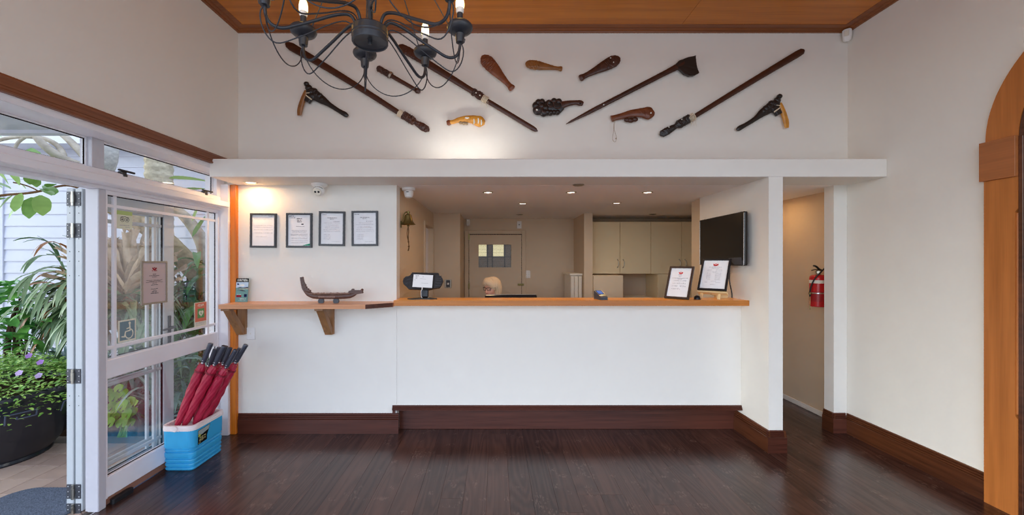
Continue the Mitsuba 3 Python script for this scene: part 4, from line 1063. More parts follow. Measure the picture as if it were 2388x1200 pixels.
part(k, 'bezel', plane(loft([np.column_stack([rrect(w_ + e, h_ + e, .012), np.full(20, z)]) for z, e in ((-.011, -.003), (-.009, 0), (-.002, 0), (0, -.003))]), tc, tu, tv_), 'black_plastic', smooth=30)
part(k, 'screen', plane(bx(-w_ / 2 + .008, w_ / 2 - .008, -h_ / 2 + .009, h_ / 2 - .008, .0002, .0012), tc, tu, tv_), 'screen_black', emitter={'type': 'area', 'radiance': rgb(np.array((.66, .67, .74)) * EX)}, label='bright white screen')
part(k, 'screen_print', plane(cat(words([(-.055, .048, .03, .005), (-.058, .036, .02, .004), (-.06, .022, .014, .004), (.0, .04, .006, .005), (-.072, .008, .006, .005)], .0013, 5), words([(.0, .02, .05, .002), (.02, -.02, .06, .002)], .0013, 6)), tc, tu, tv_), 'ink')
shell = Polygon([(-.175, .02), (-.16, .036), (-.125, .045), (-.105, .078), (.13, .085), (.142, .06), (.165, .045), (.178, .02), (.165, -.02), (.15, -.045), (.10, -.055), (.06, -.068), (-.12, -.072), (-.15, -.045), (-.17, -.03), (-.18, -.005)]).buffer(.004)
part(k, 'till_body', plane(cat(extr(shell, .03).apply_translation([0, 0, -.05]), extr(shell.buffer(-.012), .006).apply_translation([0, 0, -.02])), tc, tu, tv_), 'black_plastic', label='black winged body behind the tablet')
part(k, 'till_ridges', plane(cat([tube(spline([(-.16, .03 - q, -.017), (-.13, .044 - q, -.0145), (-.10, .05 - q, -.0145)], 10), .003, 6) for q in (0, .03, .06)] + [bx(.11, .165, .055 - q, .062 - q, -.022, -.013, .002) for q in (0, .02, .04, .065, .09)]), tc, tu, tv_), 'dark_grey')
part(k, 'cable', tube(spline([tc + np.array([.0, -.03, -.068]), tc + np.array([-.008, -.035, -.085]), tc + np.array([-.012, -.02, -.12]), tc + np.array([-.005, -.015, -.15]), tc + np.array([.03, .005, -.15]), tc + np.array([.05, .03, -.158])], 34), .003, 8), 'white_plastic', smooth=True, label='white charging cable')
part(k, 'plug', bar(tc + np.array([0, -.031, -.05]), tc + np.array([0, -.033, -.078]), .014, .009, .003), 'white_plastic')

# card terminal
k = thing('card_terminal', 'small dark card payment terminal with a blue screen on the bar top', 'card terminal')
Yt = 3.63
a = at(1406, 697, Yt)
prof_ = Polygon([(0, 0), (.145, 0), (.145, .068), (.136, .075), (.02, .033), (0, .028)])
sk = np.eye(4)
m = plane(extr(prof_, .066), (a[0] - .036, Yt - .06, ZT), (-.18, .98, 0), (0, 0, 1))
part(k, 'body', m, 'dark_grey', smooth=25)
o = np.array([a[0] - .036, Yt - .06, ZT])
e1, e2 = np.array([-.18, .98, 0]) / np.linalg.norm([-.18, .98, 0]), np.array([.98, .18, 0]) / np.linalg.norm([.98, .18, 0])
sl = (e1 * .116 + np.array([0, 0, .042])) / np.linalg.norm([.116, .042])
base = o + e1 * .02 + np.array([0, 0, .0343])
part(k, 'bezel', plane(bx(.004, .062, .03, .118, 0, .002, .0008), base, e2, sl), 'ink_black')
part(k, 'screen', plane(bx(.010, .056, .04, .110, .0022, .0028), base, e2, sl), 'ink_black', emitter={'type': 'area', 'radiance': rgb(np.array((.12, .19, .52)) * EX)}, label='blue screen')
part(k, 'silver_edges', plane(cat(bx(.0, .0035, 0, .12, 0, .003, .001), bx(.0625, .066, 0, .12, 0, .003, .001), bx(.008, .058, .008, .026, 0, .0015)), base, e2, sl), 'nickel')


def standing_frame(name, label, x0, x1, ytop, ybot, Yb, lean, yaw, tilt_px, prints, border, zb, fmat='frame_brown'):
    """a frame leaning back on its lower edge: pixel extents at its foot"""
    a = at(x0, ybot, Yb)
    w = (x1 - x0) * Yb / F / math.cos(yaw)
    u = np.array([math.cos(yaw), math.sin(yaw), 0])
    n = np.array([math.sin(yaw), -math.cos(yaw), 0])
    v = np.array([0, 0, 1]) * math.cos(lean) - n * math.sin(lean)
    return a, u, v, n, w


def menu_prints(chinese):
    def f(z, w, h):
        out = [('red_logo', logo(0, h * .36 if chinese else h * .375, w * .105, z), 'logo_red', 'red bowl shaped logo'),
               ('logo_caption', words([(0, h * .265 if chinese else h * .31, w * .22, h * .028)], z, 2), 'ink_light', None)]
        if chinese:
            out += [('characters', glyphs([(-.30 * w, .065 * h, 9), (-.30 * w, -.03 * h, 9), (-.31 * w, -.125 * h, 4), (.09 * w, -.125 * h, 4), (-.30 * w, -.22 * h, 6)], z, w * .064, 8), 'ink', 'four rows of written characters'),
                    ('small_print', words([(0, .205 * h, .14 * w, .016 * h), (0, .15 * h, .74 * w, .018 * h), (0, .118 * h, .2 * w, .016 * h)], z, 4), 'ink', None)]
        else:
            L = [(0, .26 * h, .5 * w, .018 * h), (0, .225 * h, .3 * w, .018 * h), (0, .09 * h, .2 * w, .018 * h)]
            for y in (.17, .13, .05, .01, -.03, -.06, -.10, -.14, -.18):
                L += [(-.22 * w, y * h, .18 * w, .012 * h), (.16 * w, y * h, .24 * w, .012 * h)]
            L += [(0, -.235 * h, .2 * w, .018 * h), (-.28 * w, -.28 * h, .12 * w, .014 * h), (.2 * w, -.28 * h, .2 * w, .014 * h), (0, -.35 * h, .2 * w, .014 * h)]
            out += [('small_print', words(L, z, 12), 'ink_light', 'rows of small print')]
        return out
    return f


def oriented(p00, p10, p01):
    u = p10 - p00
    v = p01 - p00
    w, h = np.linalg.norm(u), np.linalg.norm(v)
    u = u / w
    v = v - u * (u @ v)
    v /= np.linalg.norm(v)
    return p00 + u * w / 2 + v * h / 2, u, v, w, h


# notice with written characters, leaning back on the bar top
def leaning(p00, p10, top):
    """the frame's plane: lower edge p00 -> p10, leaning back so that its upper left corner is seen at the pixel top"""
    u = (p10 - p00) / np.linalg.norm(p10 - p00)
    back = np.cross([0, 0, 1.0], u)
    best = None
    for L in np.radians(np.linspace(4, 50, 93)):
        v = np.array([0, 0, 1.0]) * math.cos(L) + back * math.sin(L)
        for h in np.linspace(.24, .44, 81):
            q = p00 + v * h
            e = (CX + q[0] * F / q[1] - top[0]) ** 2 + (CY - (q[2] - EYE) * F / q[1] - top[1]) ** 2
            if best is None or e < best[0]:
                best = (e, v, h)
    return best[1], best[2]


p00, p10 = at(1550, 695, 3.742), at(1607, 699, 3.58)
p00[2] = p10[2] = ZT + .0015
v, h = leaning(p00, p10, (1564, 622))
o, u, v, w, h = oriented(p00, p10, p00 + v * h)
k = framed('notice_frame', 'brown framed notice with rows of written characters leaning on the bar top', 'picture frame', o, u, v, w, h, .017, .016, 'frame_brown', menu_prints(True))
nrm = np.cross(u, v)
foot = o - nrm * .075
foot[2] = ZT + .001
part(k, 'strut', bar(o - nrm * .0005 + v * .06, foot, .05, .004, .001, nrm), 'black_plastic')
# second notice on a small easel
p00, p10 = at(1627, 676, 3.735), at(1694.5, 680, 3.56)
p10[2] = p00[2]
v, h = leaning(p00, p10, (1640, 604.5))
o, u, v, w, h = oriented(p00, p10, p00 + v * h)
framed('notice_frame', 'black framed notice of small print propped on the timber easel below the television', 'picture frame', o, u, v, w, h, .016, .016, 'black_plastic', menu_prints(False))
k = thing('tabletop_easel', 'small pale timber easel holding the framed notice beside the television', 'easel')
nrm = np.cross(u, v)
lo = p00 - v * .011 - nrm * .02
part(k, 'ledge', bar(lo + u * -.002, lo + u * (w + .004), .055, .016, .003, nrm if False else v), 'easel_wood')
for s in (.12, .74):
    tp = p00 + u * w * s - nrm * .03 + v * .20
    ft = p00 + u * w * s
    ft = np.array([ft[0] - .004, ft[1] - .005, ZT + .001])
    part(k, 'leg', bar(ft, tp, .022, .012, .002, nrm), 'easel_wood')
ft = p00 + u * w * .95 + np.array([.01, .13, 0])
ft[2] = ZT + .001
part(k, 'leg', bar(ft, p00 + u * w * .45 - nrm * .05 + v * .19, .02, .012, .002, nrm), 'easel_wood')
part(k, 'chain', tube(spline([lo + u * w * .5, lo + u * w * .46 + (0, 0, -.018), lo + u * w * .6 + (0, .01, -.024), lo + u * w * .64 + (0, .02, -.03)], 16), .002, 6), 'brass', smooth=True)
# counter bell
k = thing('counter_bell', 'little black push bell between the two framed notices', 'bell')
q = at(1626, 697, 3.64)
q[2] = ZT
part(k, 'base', lathe([(0, 0), (.029, 0), (.029, .004), (.026, .007), (0, .007)], 24, q), 'black_plastic', smooth=35)
part(k, 'dome', lathe([(.026, .0075), (.0265, .012), (.023, .024), (.015, .032), (.005, .035), (0, .0355)], 26, q), 'bell_black', smooth=40)
part(k, 'button', cat(cyl(q + (0, 0, .0355), q + (0, 0, .044), .0025, 10), ball(q + (0, 0, .046), .0048, sub=1)), 'chrome', smooth=True)
# timber block between them, behind the easel
solo('timber_box', bx(2.06, 2.16, 3.74, 3.80, ZT, ZT + .06, .003), 'easel_wood', 'pale timber box behind the small easel', 'box')

# television on the pier wall
k = thing('television', 'black flat screen television on the white pier wall', 'television')
n0, f0 = np.array([2.160, 3.49, 0]), np.array([2.190, 4.325, 0])
zt, zb = at(0, 491.5, 3.49)[2], at(0, 619.5, 3.49)[2]
u = (n0 - f0) / np.linalg.norm(n0 - f0)
L = np.linalg.norm(n0 - f0)
o = (n0 + f0) / 2 + np.array([0, 0, (zt + zb) / 2])
hh = zt - zb
v = np.array([0, 0, 1.0])
part(k, 'casing', plane(loft([np.column_stack([rrect(L + e, hh + e, .012), np.full(20, z)]) for z, e in ((-.036, -.06), (-.024, -.004), (-.004, 0), (0, -.005))]), o, u, v), 'tv_black', smooth=25)
part(k, 'screen', plane(bx(-L / 2 + .045, L / 2 - .045, -hh / 2 + .085, hh / 2 - .035, .0003, .0013), o, u, v), 'screen_black', label='dark glossy screen')
for s in (-1, 1):
    part(k, 'bezel_strip', plane(bx(s * (L / 2 - .012) - .004, s * (L / 2 - .012) + .004, -hh / 2 + .006, hh / 2 - .012, .0003, .003, .001), o, u, v), 'chrome')
part(k, 'speaker_strip', plane(extr(Polygon([(L / 2 - .26, -hh / 2 + .07), (L / 2 - .05, -hh / 2 + .075), (L / 2 - .04, -hh / 2 + .01), (L / 2 - .16, -hh / 2 + .01)]), .001).apply_translation([0, 0, .0004]), o, u, v), 'dark_grey')
part(k, 'wall_bracket', bar((2.2322, 3.92, o[2]), (2.216, 3.92, o[2]), .10, .12, .002), 'black_plastic')
part(k, 'power_cable', tube(spline([(2.212, 3.83, zb + .01), (2.222, 3.82, zb - .06), (2.226, 3.835, zb - .13), (2.228, 3.82, zb - .2), (2.228, 3.80, ZT - .02)], 20), .004, 8), 'black_plastic', smooth=True)

# fire extinguisher in the hallway
k = thing('fire_extinguisher', 'red fire extinguisher hung on the hallway wall', 'fire extinguisher')
ex, ey = 3.205, 4.0
z0, z1 = at(0, 714, ey)[2], at(0, 640, ey)[2]
r = .072
part(k, 'cylinder', lathe([(0, z0), (r - .004, z0), (r, z0 + .006), (r, z1 - .035), (r * .93, z1 - .018), (r * .7, z1 - .004), (.022, z1), (0, z1)], 36, (ex, ey, 0)), 'red_paint', smooth=35)
part(k, 'white_band', lathe([(r, z1 - .085), (r + .0008, z1 - .085), (r + .0008, z1 - .052), (r, z1 - .052)], 36, (ex, ey, 0)), 'shell', smooth=35, label='white band round the cylinder')
part(k, 'label_plate', lathe([(r, z0 + .05), (r + .0006, z0 + .05), (r + .0006, z0 + .15), (r, z0 + .15)], 36, (ex, ey, 0)), 'label_red', smooth=35)
part(k, 'strap', lathe([(r, z0 + .128), (r + .003, z0 + .128), (r + .003, z0 + .14), (r, z0 + .14)], 36, (ex, ey, 0)), 'chrome', smooth=35, label='silver strap')
part(k, 'neck', lathe([(0, z1 + .0003), (.02, z1 + .0003), (.02, z1 + .014), (.026, z1 + .018), (.026, z1 + .034), (.014, z1 + .044), (0, z1 + .044)], 24, (ex, ey, 0)), 'nickel', smooth=35)
part(k, 'gauge', cyl((ex - .02, ey - .03, z1 + .026), (ex - .034, ey - .044, z1 + .026), .013, 16), 'nickel')
part(k, 'handle', cat(sweep(spline([(ex + .03, ey, z1 + .046), (ex - .0, ey, z1 + .062), (ex - .03, ey, z1 + .086), (ex - .045, ey, z1 + .088)], 16), .008, .012, (0, 1, 0), 8), sweep(spline([(ex + .02, ey, z1 + .044), (ex - .03, ey, z1 + .05), (ex - .065, ey, z1 + .042)], 12), .004, .010, (0, 1, 0), 8)), 'black_plastic', smooth=True)
part(k, 'hose', tube(spline([(ex + .02, ey - .01, z1 + .03), (ex + .045, ey - .02, z1 + .06), (ex + .03, ey - .05, z1 + .07), (ex - .03, ey - .06, z1 + .02), (ex - .07, ey - .03, z1 - .06), (ex - .085, ey - .01, z1 - .14), (ex - .082, ey, z0 + .10)], 40), .006, 8), 'black_plastic', smooth=True)
part(k, 'nozzle', cat(cyl((ex - .082, ey, z0 + .12), (ex - .082, ey, z0 + .14), .012, 14), tube(np.array([(ex - .083, ey, z0 + .12), (ex - .085, ey - .005, z0 + .04), (ex - .092, ey - .01, z0 + .0), (ex - .088, ey - .01, z0 - .03)]), .003, 6)), 'brass', smooth=30)
part(k, 'wall_bracket', bx(3.268, 3.2798, ey - .04, ey + .04, z0 + .02, z1 - .02, .003), 'black_plastic')

# ------------------------------------------------------------------ office furnishing
k = thing('wall_button', 'silver push button plate on the white wall behind the tablet', 'switch')
q = at(1045, 661, 5.835)
part(k, 'plate', bx(q[0] - .05, q[0] + .05, 5.83, 5.8405, q[2] - .06, q[2] + .06, .003), 'nickel')
part(k, 'rocker', bx(q[0] - .028, q[0] + .028, 5.826, 5.8295, q[2] - .05, q[2] + .05, .002), 'dark_grey')
part(k, 'button', bx(q[0] - .014, q[0] + .014, 5.822, 5.8255, q[2] - .014, q[2] + .014, .002), 'white_plastic')
k = thing('alarm_sensor', 'white corner sensor left above the rear office door', 'sensor')
q = at(1091, 518, 6.5)
part(k, 'housing', bx(q[0] - .03, q[0] + .03, 6.55, 6.5995, q[2] - .055, q[2] + .06, .012), 'white_plastic')
part(k, 'lens', bx(q[0] - .018, q[0] + .018, 6.545, 6.5495, q[2] - .03, q[2] + .03, .003), 'cream_plastic')
k = thing('alarm_panel', 'white alarm panel above the right corner of the rear door', 'switch')  # alarm panel plate with a small display
q = at(1211, 524, 6.59)
part(k, 'plate', bx(q[0] - .038, q[0] + .038, 6.588, 6.5995, q[2] - .06, q[2] + .06, .003), 'white_plastic')
part(k, 'display', bx(q[0] - .012, q[0] + .012, 6.586, 6.5878, q[2] - .004, q[2] + .008), 'dark_grey')
k = thing('light_switch_panel', 'white plate of light switches right of the rear door', 'switch')
q = at(1231, 639, 6.59)
part(k, 'plate', bx(q[0] - .04, q[0] + .04, 6.590, 6.5995, q[2] - .06, q[2] + .06, .003), 'white_plastic')
for sx in (-1, 1):
    for sz in (-1, 0, 1):
        part(k, 'switch', bx(q[0] + sx * .017 - .008, q[0] + sx * .017 + .008, 6.586, 6.5898, q[2] + sz * .035 - .01, q[2] + sz * .035 + .01, .001), 'cream_plastic')

# wall cupboards
YC = 6.10
cx = lambda px: at(px, 0, YC)[0]
zc1, zc0 = at(0, 516.5, YC)[2], at(0, 638, YC)[2]
xs = [1.4095, cx(1446), cx(1518), cx(1590), 3.288]
for j, (ia, ib, lab) in enumerate(((0, 2, 'pair of cream wall cupboard doors next to the white column'), (2, 4, 'pair of cream wall cupboard doors behind the framed notices'))):
    k = thing('wall_cupboard', lab, 'cupboard', 'cream wall cupboards')
    part(k, 'body', bx(xs[ia] + .001, xs[ib] - .001, YC + .02, 6.597, zc0, zc1), 'cupboard')
    for n in range(ia, ib):
        d = part(k, 'door', bx(xs[n] + .0025, xs[n + 1] - .0025, YC, YC + .0195, zc0 + .001, zc1 - .001, .002), 'cupboard')
        hxp = xs[n + 1] - .04 if n % 2 == 0 else xs[n] + .045
        z = at(0, 614, YC)[2]
        part(d, 'handle', cat(sweep(spline([(hxp, YC - .001, z + .06), (hxp + .004, YC - .02, z + .045), (hxp + .012, YC - .027, z), (hxp + .004, YC - .02, z - .045), (hxp, YC - .001, z - .06)], 24), .0055, .0055, (1, 0, 0), 8), ball((hxp, YC - .004, z + .058), .009, sub=1), ball((hxp, YC - .004, z - .058), .009, sub=1)), 'nickel', smooth=True, label='curved metal handle')
k = thing('refrigerator', 'white fridge standing below the wall cupboards next to the column', 'fridge')
part(k, 'body', bx(1.41, 1.838, 5.83, 6.55, .02, 1.352, .006), 'fridge_white')
part(k, 'door', bx(1.41, 1.838, 5.775, 5.829, .06, 1.352, .01), 'fridge_white')
part(k, 'foot', bx(1.44, 1.80, 5.85, 6.5, 0, .0195), 'black_plastic')
k = thing('tall_cabinet', 'cream cabinet panel below the cupboards behind the framed notices', 'cabinet')
part(k, 'body', bx(2.46, 3.28, 6.12, 6.59, 0.0, zc0 - .002), 'cupboard')
part(k, 'door', bx(2.462, 2.868, 6.10, 6.1195, .08, zc0 - .004, .002), 'cupboard')
part(k, 'door', bx(2.871, 3.278, 6.10, 6.1195, .08, zc0 - .004, .002), 'cupboard')
k = thing('kitchen_bench', 'kitchen bench between the fridge and the tall cabinet', 'bench')
part(k, 'top', bx(1.842, 2.455, 6.0, 6.595, .88, .92, .004), 'cupboard')
part(k, 'body', bx(1.845, 2.452, 6.04, 6.59, 0, .8795), 'cupboard')
solo('serving_tray', bx(1.92, 2.40, 6.1, 6.5, .9205, 1.01, .02), 'cream_plastic', 'pale box on the kitchen bench between fridge and cabinet', 'box')
k = thing('storage_cabinet', 'narrow white louvre door stack leaning beside the column', 'cabinet')
q0, q1 = at(1331, 0, 5.95)[0], at(1361, 0, 5.95)[0]
zt_ = at(0, 637, 5.95)[2]
part(k, 'body', bx(q0, 1.2825, 5.97, 6.5, 0, zt_ - .03, .004), 'cream_plastic')
part(k, 'top', bx(q0 - .02, 1.283, 5.93, 6.52, zt_ - .0295, zt_, .004), 'cream_plastic')
for n in range(3):
    wd = (1.28 - q0) / 3
    part(k, 'door', bx(q0 + n * wd + .004, q0 + (n + 1) * wd - .004, 5.95 - .008 * n, 5.9695, .05, zt_ - .04, .003), 'cream_plastic')

# desk, monitor, chair, person behind the counter
k = thing('office_desk', 'low desk behind the reception counter', 'desk')
part(k, 'top', bx(-.88, 2.22, 3.815, 4.32, .72, .75, .003), 'cupboard')
for x in (-.86, .9, 2.18):
    part(k, 'leg', bx(x, x + .03, 3.83, 4.28, 0, .7195), 'cupboard')
k = thing('computer_monitor', 'black computer monitor behind the bar top, seen from its back', 'monitor')
mx0, mx1 = at(1131, 0, 4.10)[0], at(1252, 0, 4.10)[0]
zm = at(0, 687, 4.10)[2]
part(k, 'casing', bx(mx0, mx1, 4.095, 4.135, zm - .34, zm, .008), 'tv_black')
part(k, 'bezel', bx(mx0 + .003, mx1 - .003, 4.1355, 4.14, zm - .337, zm - .003, .001), 'black_plastic')
part(k, 'edge', bx(mx0 + .006, mx1 - .006, 4.10, 4.13, zm, zm + .003), 'nickel')
part(k, 'stand', cat(bx(.12, .20, 4.11, 4.14, .765, zm - .341), bx(.02, .30, 4.03, 4.23, .7505, .7645, .004)), 'black_plastic')
k = thing('office_chair', 'office chair behind the counter under the seated woman', 'chair')
pxx, pyy = -.03, 4.68
part(k, 'seat', bx(pxx - .24, pxx + .24, pyy - .20, pyy + .26, .435, .50, .02), 'dark_grey')
part(k, 'backrest', bx(pxx - .21, pxx + .21, pyy + .225, pyy + .275, .60, 1.0, .02), 'dark_grey')
part(k, 'support', cat(bar((pxx, pyy + .22, .44), (pxx, pyy + .285, .68), .06, .012), cyl((pxx, pyy, .09), (pxx, pyy, .434), .03, 16)), 'black_plastic')
for n in range(5):
    a = 2 * math.pi * n / 5 + .3
    l = part(k, 'leg', bar((pxx + .03 * math.cos(a), pyy + .03 * math.sin(a), .085), (pxx + .29 * math.cos(a), pyy + .29 * math.sin(a), .07), .04, .03, .006), 'black_plastic')
    part(l, 'wheel', cyl((pxx + .29 * math.cos(a) - .012, pyy + .29 * math.sin(a), .027), (pxx + .29 * math.cos(a) + .012, pyy + .29 * math.sin(a), .027), .0265, 14), 'black_plastic')


# ---- the woman behind the counter
def sph(c, r, n=20):
    return manifold3d.Manifold.sphere(r, n).translate([float(x) for x in c])


def hull(*s):
    return manifold3d.Manifold.batch_hull(list(s))


def limb(*cr):
    return [hull(sph(cr[i][:3], cr[i][3]), sph(cr[i + 1][:3], cr[i + 1][3])) for i in range(len(cr) - 1)]


def skin_of(pieces, edge=.012, it=10):
    m = manifold3d.Manifold.batch_boolean(pieces, manifold3d.OpType.Add).refine_to_length(edge).to_mesh()
    t = trimesh.Trimesh(m.vert_properties[:, :3], m.tri_verts, process=True)
    return trimesh.smoothing.filter_taubin(t, iterations=it)


w_ = thing('person', 'blonde bobbed woman with dark glasses seated behind the counter looking down to the left', 'person')
hc = at(1147, 672, 4.60)
hc[2] = 1.245
yaw, pit = math.radians(38), math.radians(8)
Rz = trimesh.transformations.rotation_matrix(math.pi - yaw, (0, 0, 1))       # local +y (face) -> towards the camera, turned to its left
Rx = trimesh.transformations.rotation_matrix(-pit, (1, 0, 0))
HM = trimesh.transformations.translation_matrix(hc) @ Rz @ Rx
hd = lambda m: m.copy().apply_transform(HM)
nk = np.array([pxx - .0, pyy + .03, 1.10])
inv = np.linalg.inv(HM)
headp = [hull(sph((0, -.015, .025), .082), sph((0, .012, .035), .076)), hull(sph((0, .02, .02), .068), sph((.03, .045, -.02), .032), sph((-.03, .045, -.02), .032), sph((0, .058, -.082), .022), sph((.02, .03, -.07), .025), sph((-.02, .03, -.07), .025)),
         hull(sph((0, .082, .022), .007, 12), sph((0, .103, -.022), .0105, 12)), hull(sph((.010, .092, -.024), .007, 12), sph((-.010, .092, -.024), .007, 12)),
         hull(sph((-.014, .076, -.050), .006, 12), sph((.014, .076, -.050), .006, 12), sph((0, .082, -.050), .006, 12)),
         hull(sph((-.03, .078, .036), .008, 12), sph((.03, .078, .036), .008, 12)), sph((.078, -.01, .0), .014, 12), sph((-.078, -.01, .0), .014, 12)]
nkl = (inv @ np.array([pxx, pyy + .05, 1.0, 1]))[:3]
headp += [hull(sph((0, -.02, -.04), .05), sph(nkl, .054))]
head = skin_of(headp, .006, 8).apply_transform(HM)
P3 = lambda x, y, z: (pxx + x, pyy + y, z)
body = [hull(sph(P3(-.15, .05, .98), .055), sph(P3(.15, .05, .98), .055), sph(P3(0, .03, .94), .10), sph(P3(0, .06, 1.03), .05)),
        hull(sph(P3(-.11, .04, .9), .085), sph(P3(.11, .04, .9), .085), sph(P3(-.09, .06, .68), .09), sph(P3(.09, .06, .68), .09)),
        hull(sph(P3(-.1, .06, .68), .09), sph(P3(.1, .06, .68), .09), sph(P3(-.1, .08, .585), .082), sph(P3(.1, .08, .585), .082))]
hands = []
for s in (-1, 1):
    sh_, el, wr = P3(.17 * s, .05, .97), P3(.23 * s, -.02, .74), P3(.11 * s, -.27, .79)
    body += limb((*sh_, .052), (*el, .04)) + limb((*el, .038), (*wr, .026))
    hip, kn, an, toe = P3(.09 * s, .06, .575), P3(.11 * s, -.36, .56), P3(.11 * s, -.33, .10), P3(.11 * s, -.48, .045)
    body += limb((*hip, .072), (*kn, .055)) + limb((*kn, .055), (*an, .038)) + limb((*an, .042), (*toe, .034))
    pc = np.array(P3(.10 * s, -.33, .785))
    hp = [hull(sph(wr, .024), sph(pc + (.022, 0, 0), .014), sph(pc + (-.022, 0, 0), .014), sph(pc + (.024, -.035, 0), .012), sph(pc + (-.024, -.035, 0), .012))]
    for f, (dx, ln) in enumerate(((-.026, .055), (-.009, .068), (.009, .072), (.026, .062))):
        q = pc + np.array([dx, -.035, 0])
        hp += limb((*q, .0095), (*(q + (dx * .15, -ln * .5, .006)), .009), (*(q + (dx * .2, -ln * .85, -.008)), .008), (*(q + (dx * .2, -ln, -.022)), .007))
    q = pc + np.array([-.026 * s, .0, -.004])
    hp += limb((*q, .011), (*(q + (-.02 * s, -.025, -.006)), .010), (*(q + (-.024 * s, -.055, -.012)), .0085))
    hands.append(skin_of(hp, .004, 6))
part(w_, 'body', cat(head, *hands), 'skin', smooth=True)
part(w_, 'clothing', skin_of(body, .016, 10), 'cloth_dark', smooth=True, label='dark clothing')
ell = lambda c, r, sub=3: ball(c, *r, sub)
E = lambda c, r, n=40: manifold3d.Manifold.sphere(1.0, n).scale(list(r)).translate(list(c))
hair = E((0, -.018, .035), (.098, .106, .098)) + hull(E((0, -.035, .0), (.1, .085, .08)), E((0, -.03, -.075), (.092, .065, .03)))
cut = hull(sph((-.05, .10, .025), .03), sph((.046, .10, .03), .028), sph((-.045, .10, -.09), .04), sph((.045, .10, -.09), .04), sph((-.05, .045, .015), .018), sph((.05, .045, .02), .018), sph((-.045, .045, -.09), .03), sph((.045, .045, -.09), .03), sph((0, .13, .02), .05))
hm = (hair - cut).refine_to_length(.006).to_mesh()
hm = trimesh.Trimesh(hm.vert_properties[:, :3], hm.tri_verts, process=True)
hm = trimesh.smoothing.filter_taubin(hm, iterations=6)
vv_ = np.array(hm.vertices)
hm.vertices = vv_ + np.array(hm.vertex_normals) * (.0028 * np.sin(np.arctan2(vv_[:, 0] - .02, vv_[:, 1] + .02) * 34 + vv_[:, 2] * 30))[:, None]
hp = part(w_, 'hair', hd(hm), 'blonde', smooth=True, label='blonde bob with a fringe')
rr = random.Random(3)
fr = []
for n in range(40):
    a = -1.15 + 2.3 * n / 39
    root = np.array([.03 + .02 * a, .03, .128])
    tip = np.array([math.sin(a - .18) * .082, .03 + math.cos(a - .18) * .066, .052 - .045 * abs(a) - .02 * max(0, -a) + .026 * rr.random()])
    midp = np.array([math.sin(a) * .070 + .008, .02 + math.cos(a) * .074, .096])
    fr.append(sweep(spline([root, midp, tip], 12), np.linspace(.008, .002, 12), np.linspace(.003, .0012, 12), midp - np.array([0, 0, .03]), 8))
part(hp, 'fringe', hd(cat(fr)), 'blonde', smooth=True)
gl = []
for s in (-1, 1):
    r_ = rrect(.046, .032, .011, 6)
    gl.append(sweep(np.column_stack([r_[:, 0] + s * .030, np.full(len(r_), .094) - np.abs(r_[:, 0] + s * .03) * .12, r_[:, 1] + .012])[list(range(len(r_))) + [0]], .0022, .0026, (0, 1, 0), 6))
    gl.append(tube(np.array([(s * .054, .088, .02), (s * .082, .05, .022), (s * .084, -.01, .016)]), .0025, 6))
gl.append(tube(spline([(-.008, .094, .016), (0, .099, .02), (.008, .094, .016)], 8), .002, 6))
part(w_, 'glasses', hd(cat(gl)), 'tv_black', smooth=True, label='dark framed glasses')
for s in (-1, 1):
    e_ = part(w_, 'eye', hd(ball((s * .030, .0715, .012), .0112, sub=2)), 'shell', smooth=True)
    part(e_, 'iris', hd(ball((s * .030 - .002, .0805, .007), .0052, .003, .0052, 1)), 'black_plastic', smooth=True)
part(w_, 'eyelids', hd(cat([ball((s * .030, .0722, .0165), .0135, .0118, .0085, 2) for s in (-1, 1)])), 'skin', smooth=True)
part(w_, 'lips', hd(cat(ball((0, .0845, -.0475), .019, .005, .004, 2), ball((0, .084, -.054), .017, .005, .0045, 2))), 'lip_pink', smooth=True)
# ------------------------------------------------------------------ cooler with umbrellas
k = thing('cooler', 'open blue plastic cooler with a white rim on the floor by the side window', 'cooler')
cx0, cx1, cy0, cy1, ch = -2.478, -2.238, 2.985, 3.335, .338
cc = np.array([(cx0 + cx1) / 2, (cy0 + cy1) / 2, 0])
cw, cl = cx1 - cx0, cy1 - cy0


def ring_at(z, inset, r=.045):
    p = rrect(cw - 2 * inset, cl - 2 * inset, max(r - inset, .01), 7)
    return np.column_stack([p + cc[:2], np.full(len(p), z)])


zp = [(0.0, .020), (.005, .012), (.010, .008), (.016, .007), (.022, .010), (.026, .018), (.031, .018), (.035, .009), (.041, .006), (.047, .006), (.053, .009), (.057, .017), (.062, .017), (.066, .008), (.072, .005), (.078, .005), (.084, .008), (.088, .016), (.093, .016), (.097, .007), (.104, .004), (.128, .003), (.134, .006), (.138, .015), (.143, .015), (.147, .006), (.152, .003), (.157, .006), (.161, .013), (.166, .013), (.170, .005), (.176, .002), (.300, .0)]
part(k, 'body', loft([ring_at(z, i) for z, i in zp]), 'cooler_blue', smooth=30)
part(k, 'rim', loft([ring_at(.3005, -.004), ring_at(.3005, -.006), ring_at(.318, -.007), ring_at(.320, -.004), ring_at(ch - .003, -.005), ring_at(ch, -.002), ring_at(ch, .014), ring_at(ch - .004, .018), ring_at(.3005, .018)], caps=False), 'cooler_white', smooth=30, label='off white rim')
part(k, 'liner', loft([ring_at(.328, .0185), ring_at(.3, .022), ring_at(.045, .03), ring_at(.042, .04)], caps=False), 'cooler_white', smooth=30)
v = np.array(scene[k + '__body'] is not None)
part(k, 'liner_floor', bx(cx0 + .035, cx1 - .035, cy0 + .035, cy1 - .035, .3003, .3006) if False else bx(cx0 + .038, cx1 - .038, cy0 + .038, cy1 - .038, .3004, .3008), 'cooler_white')
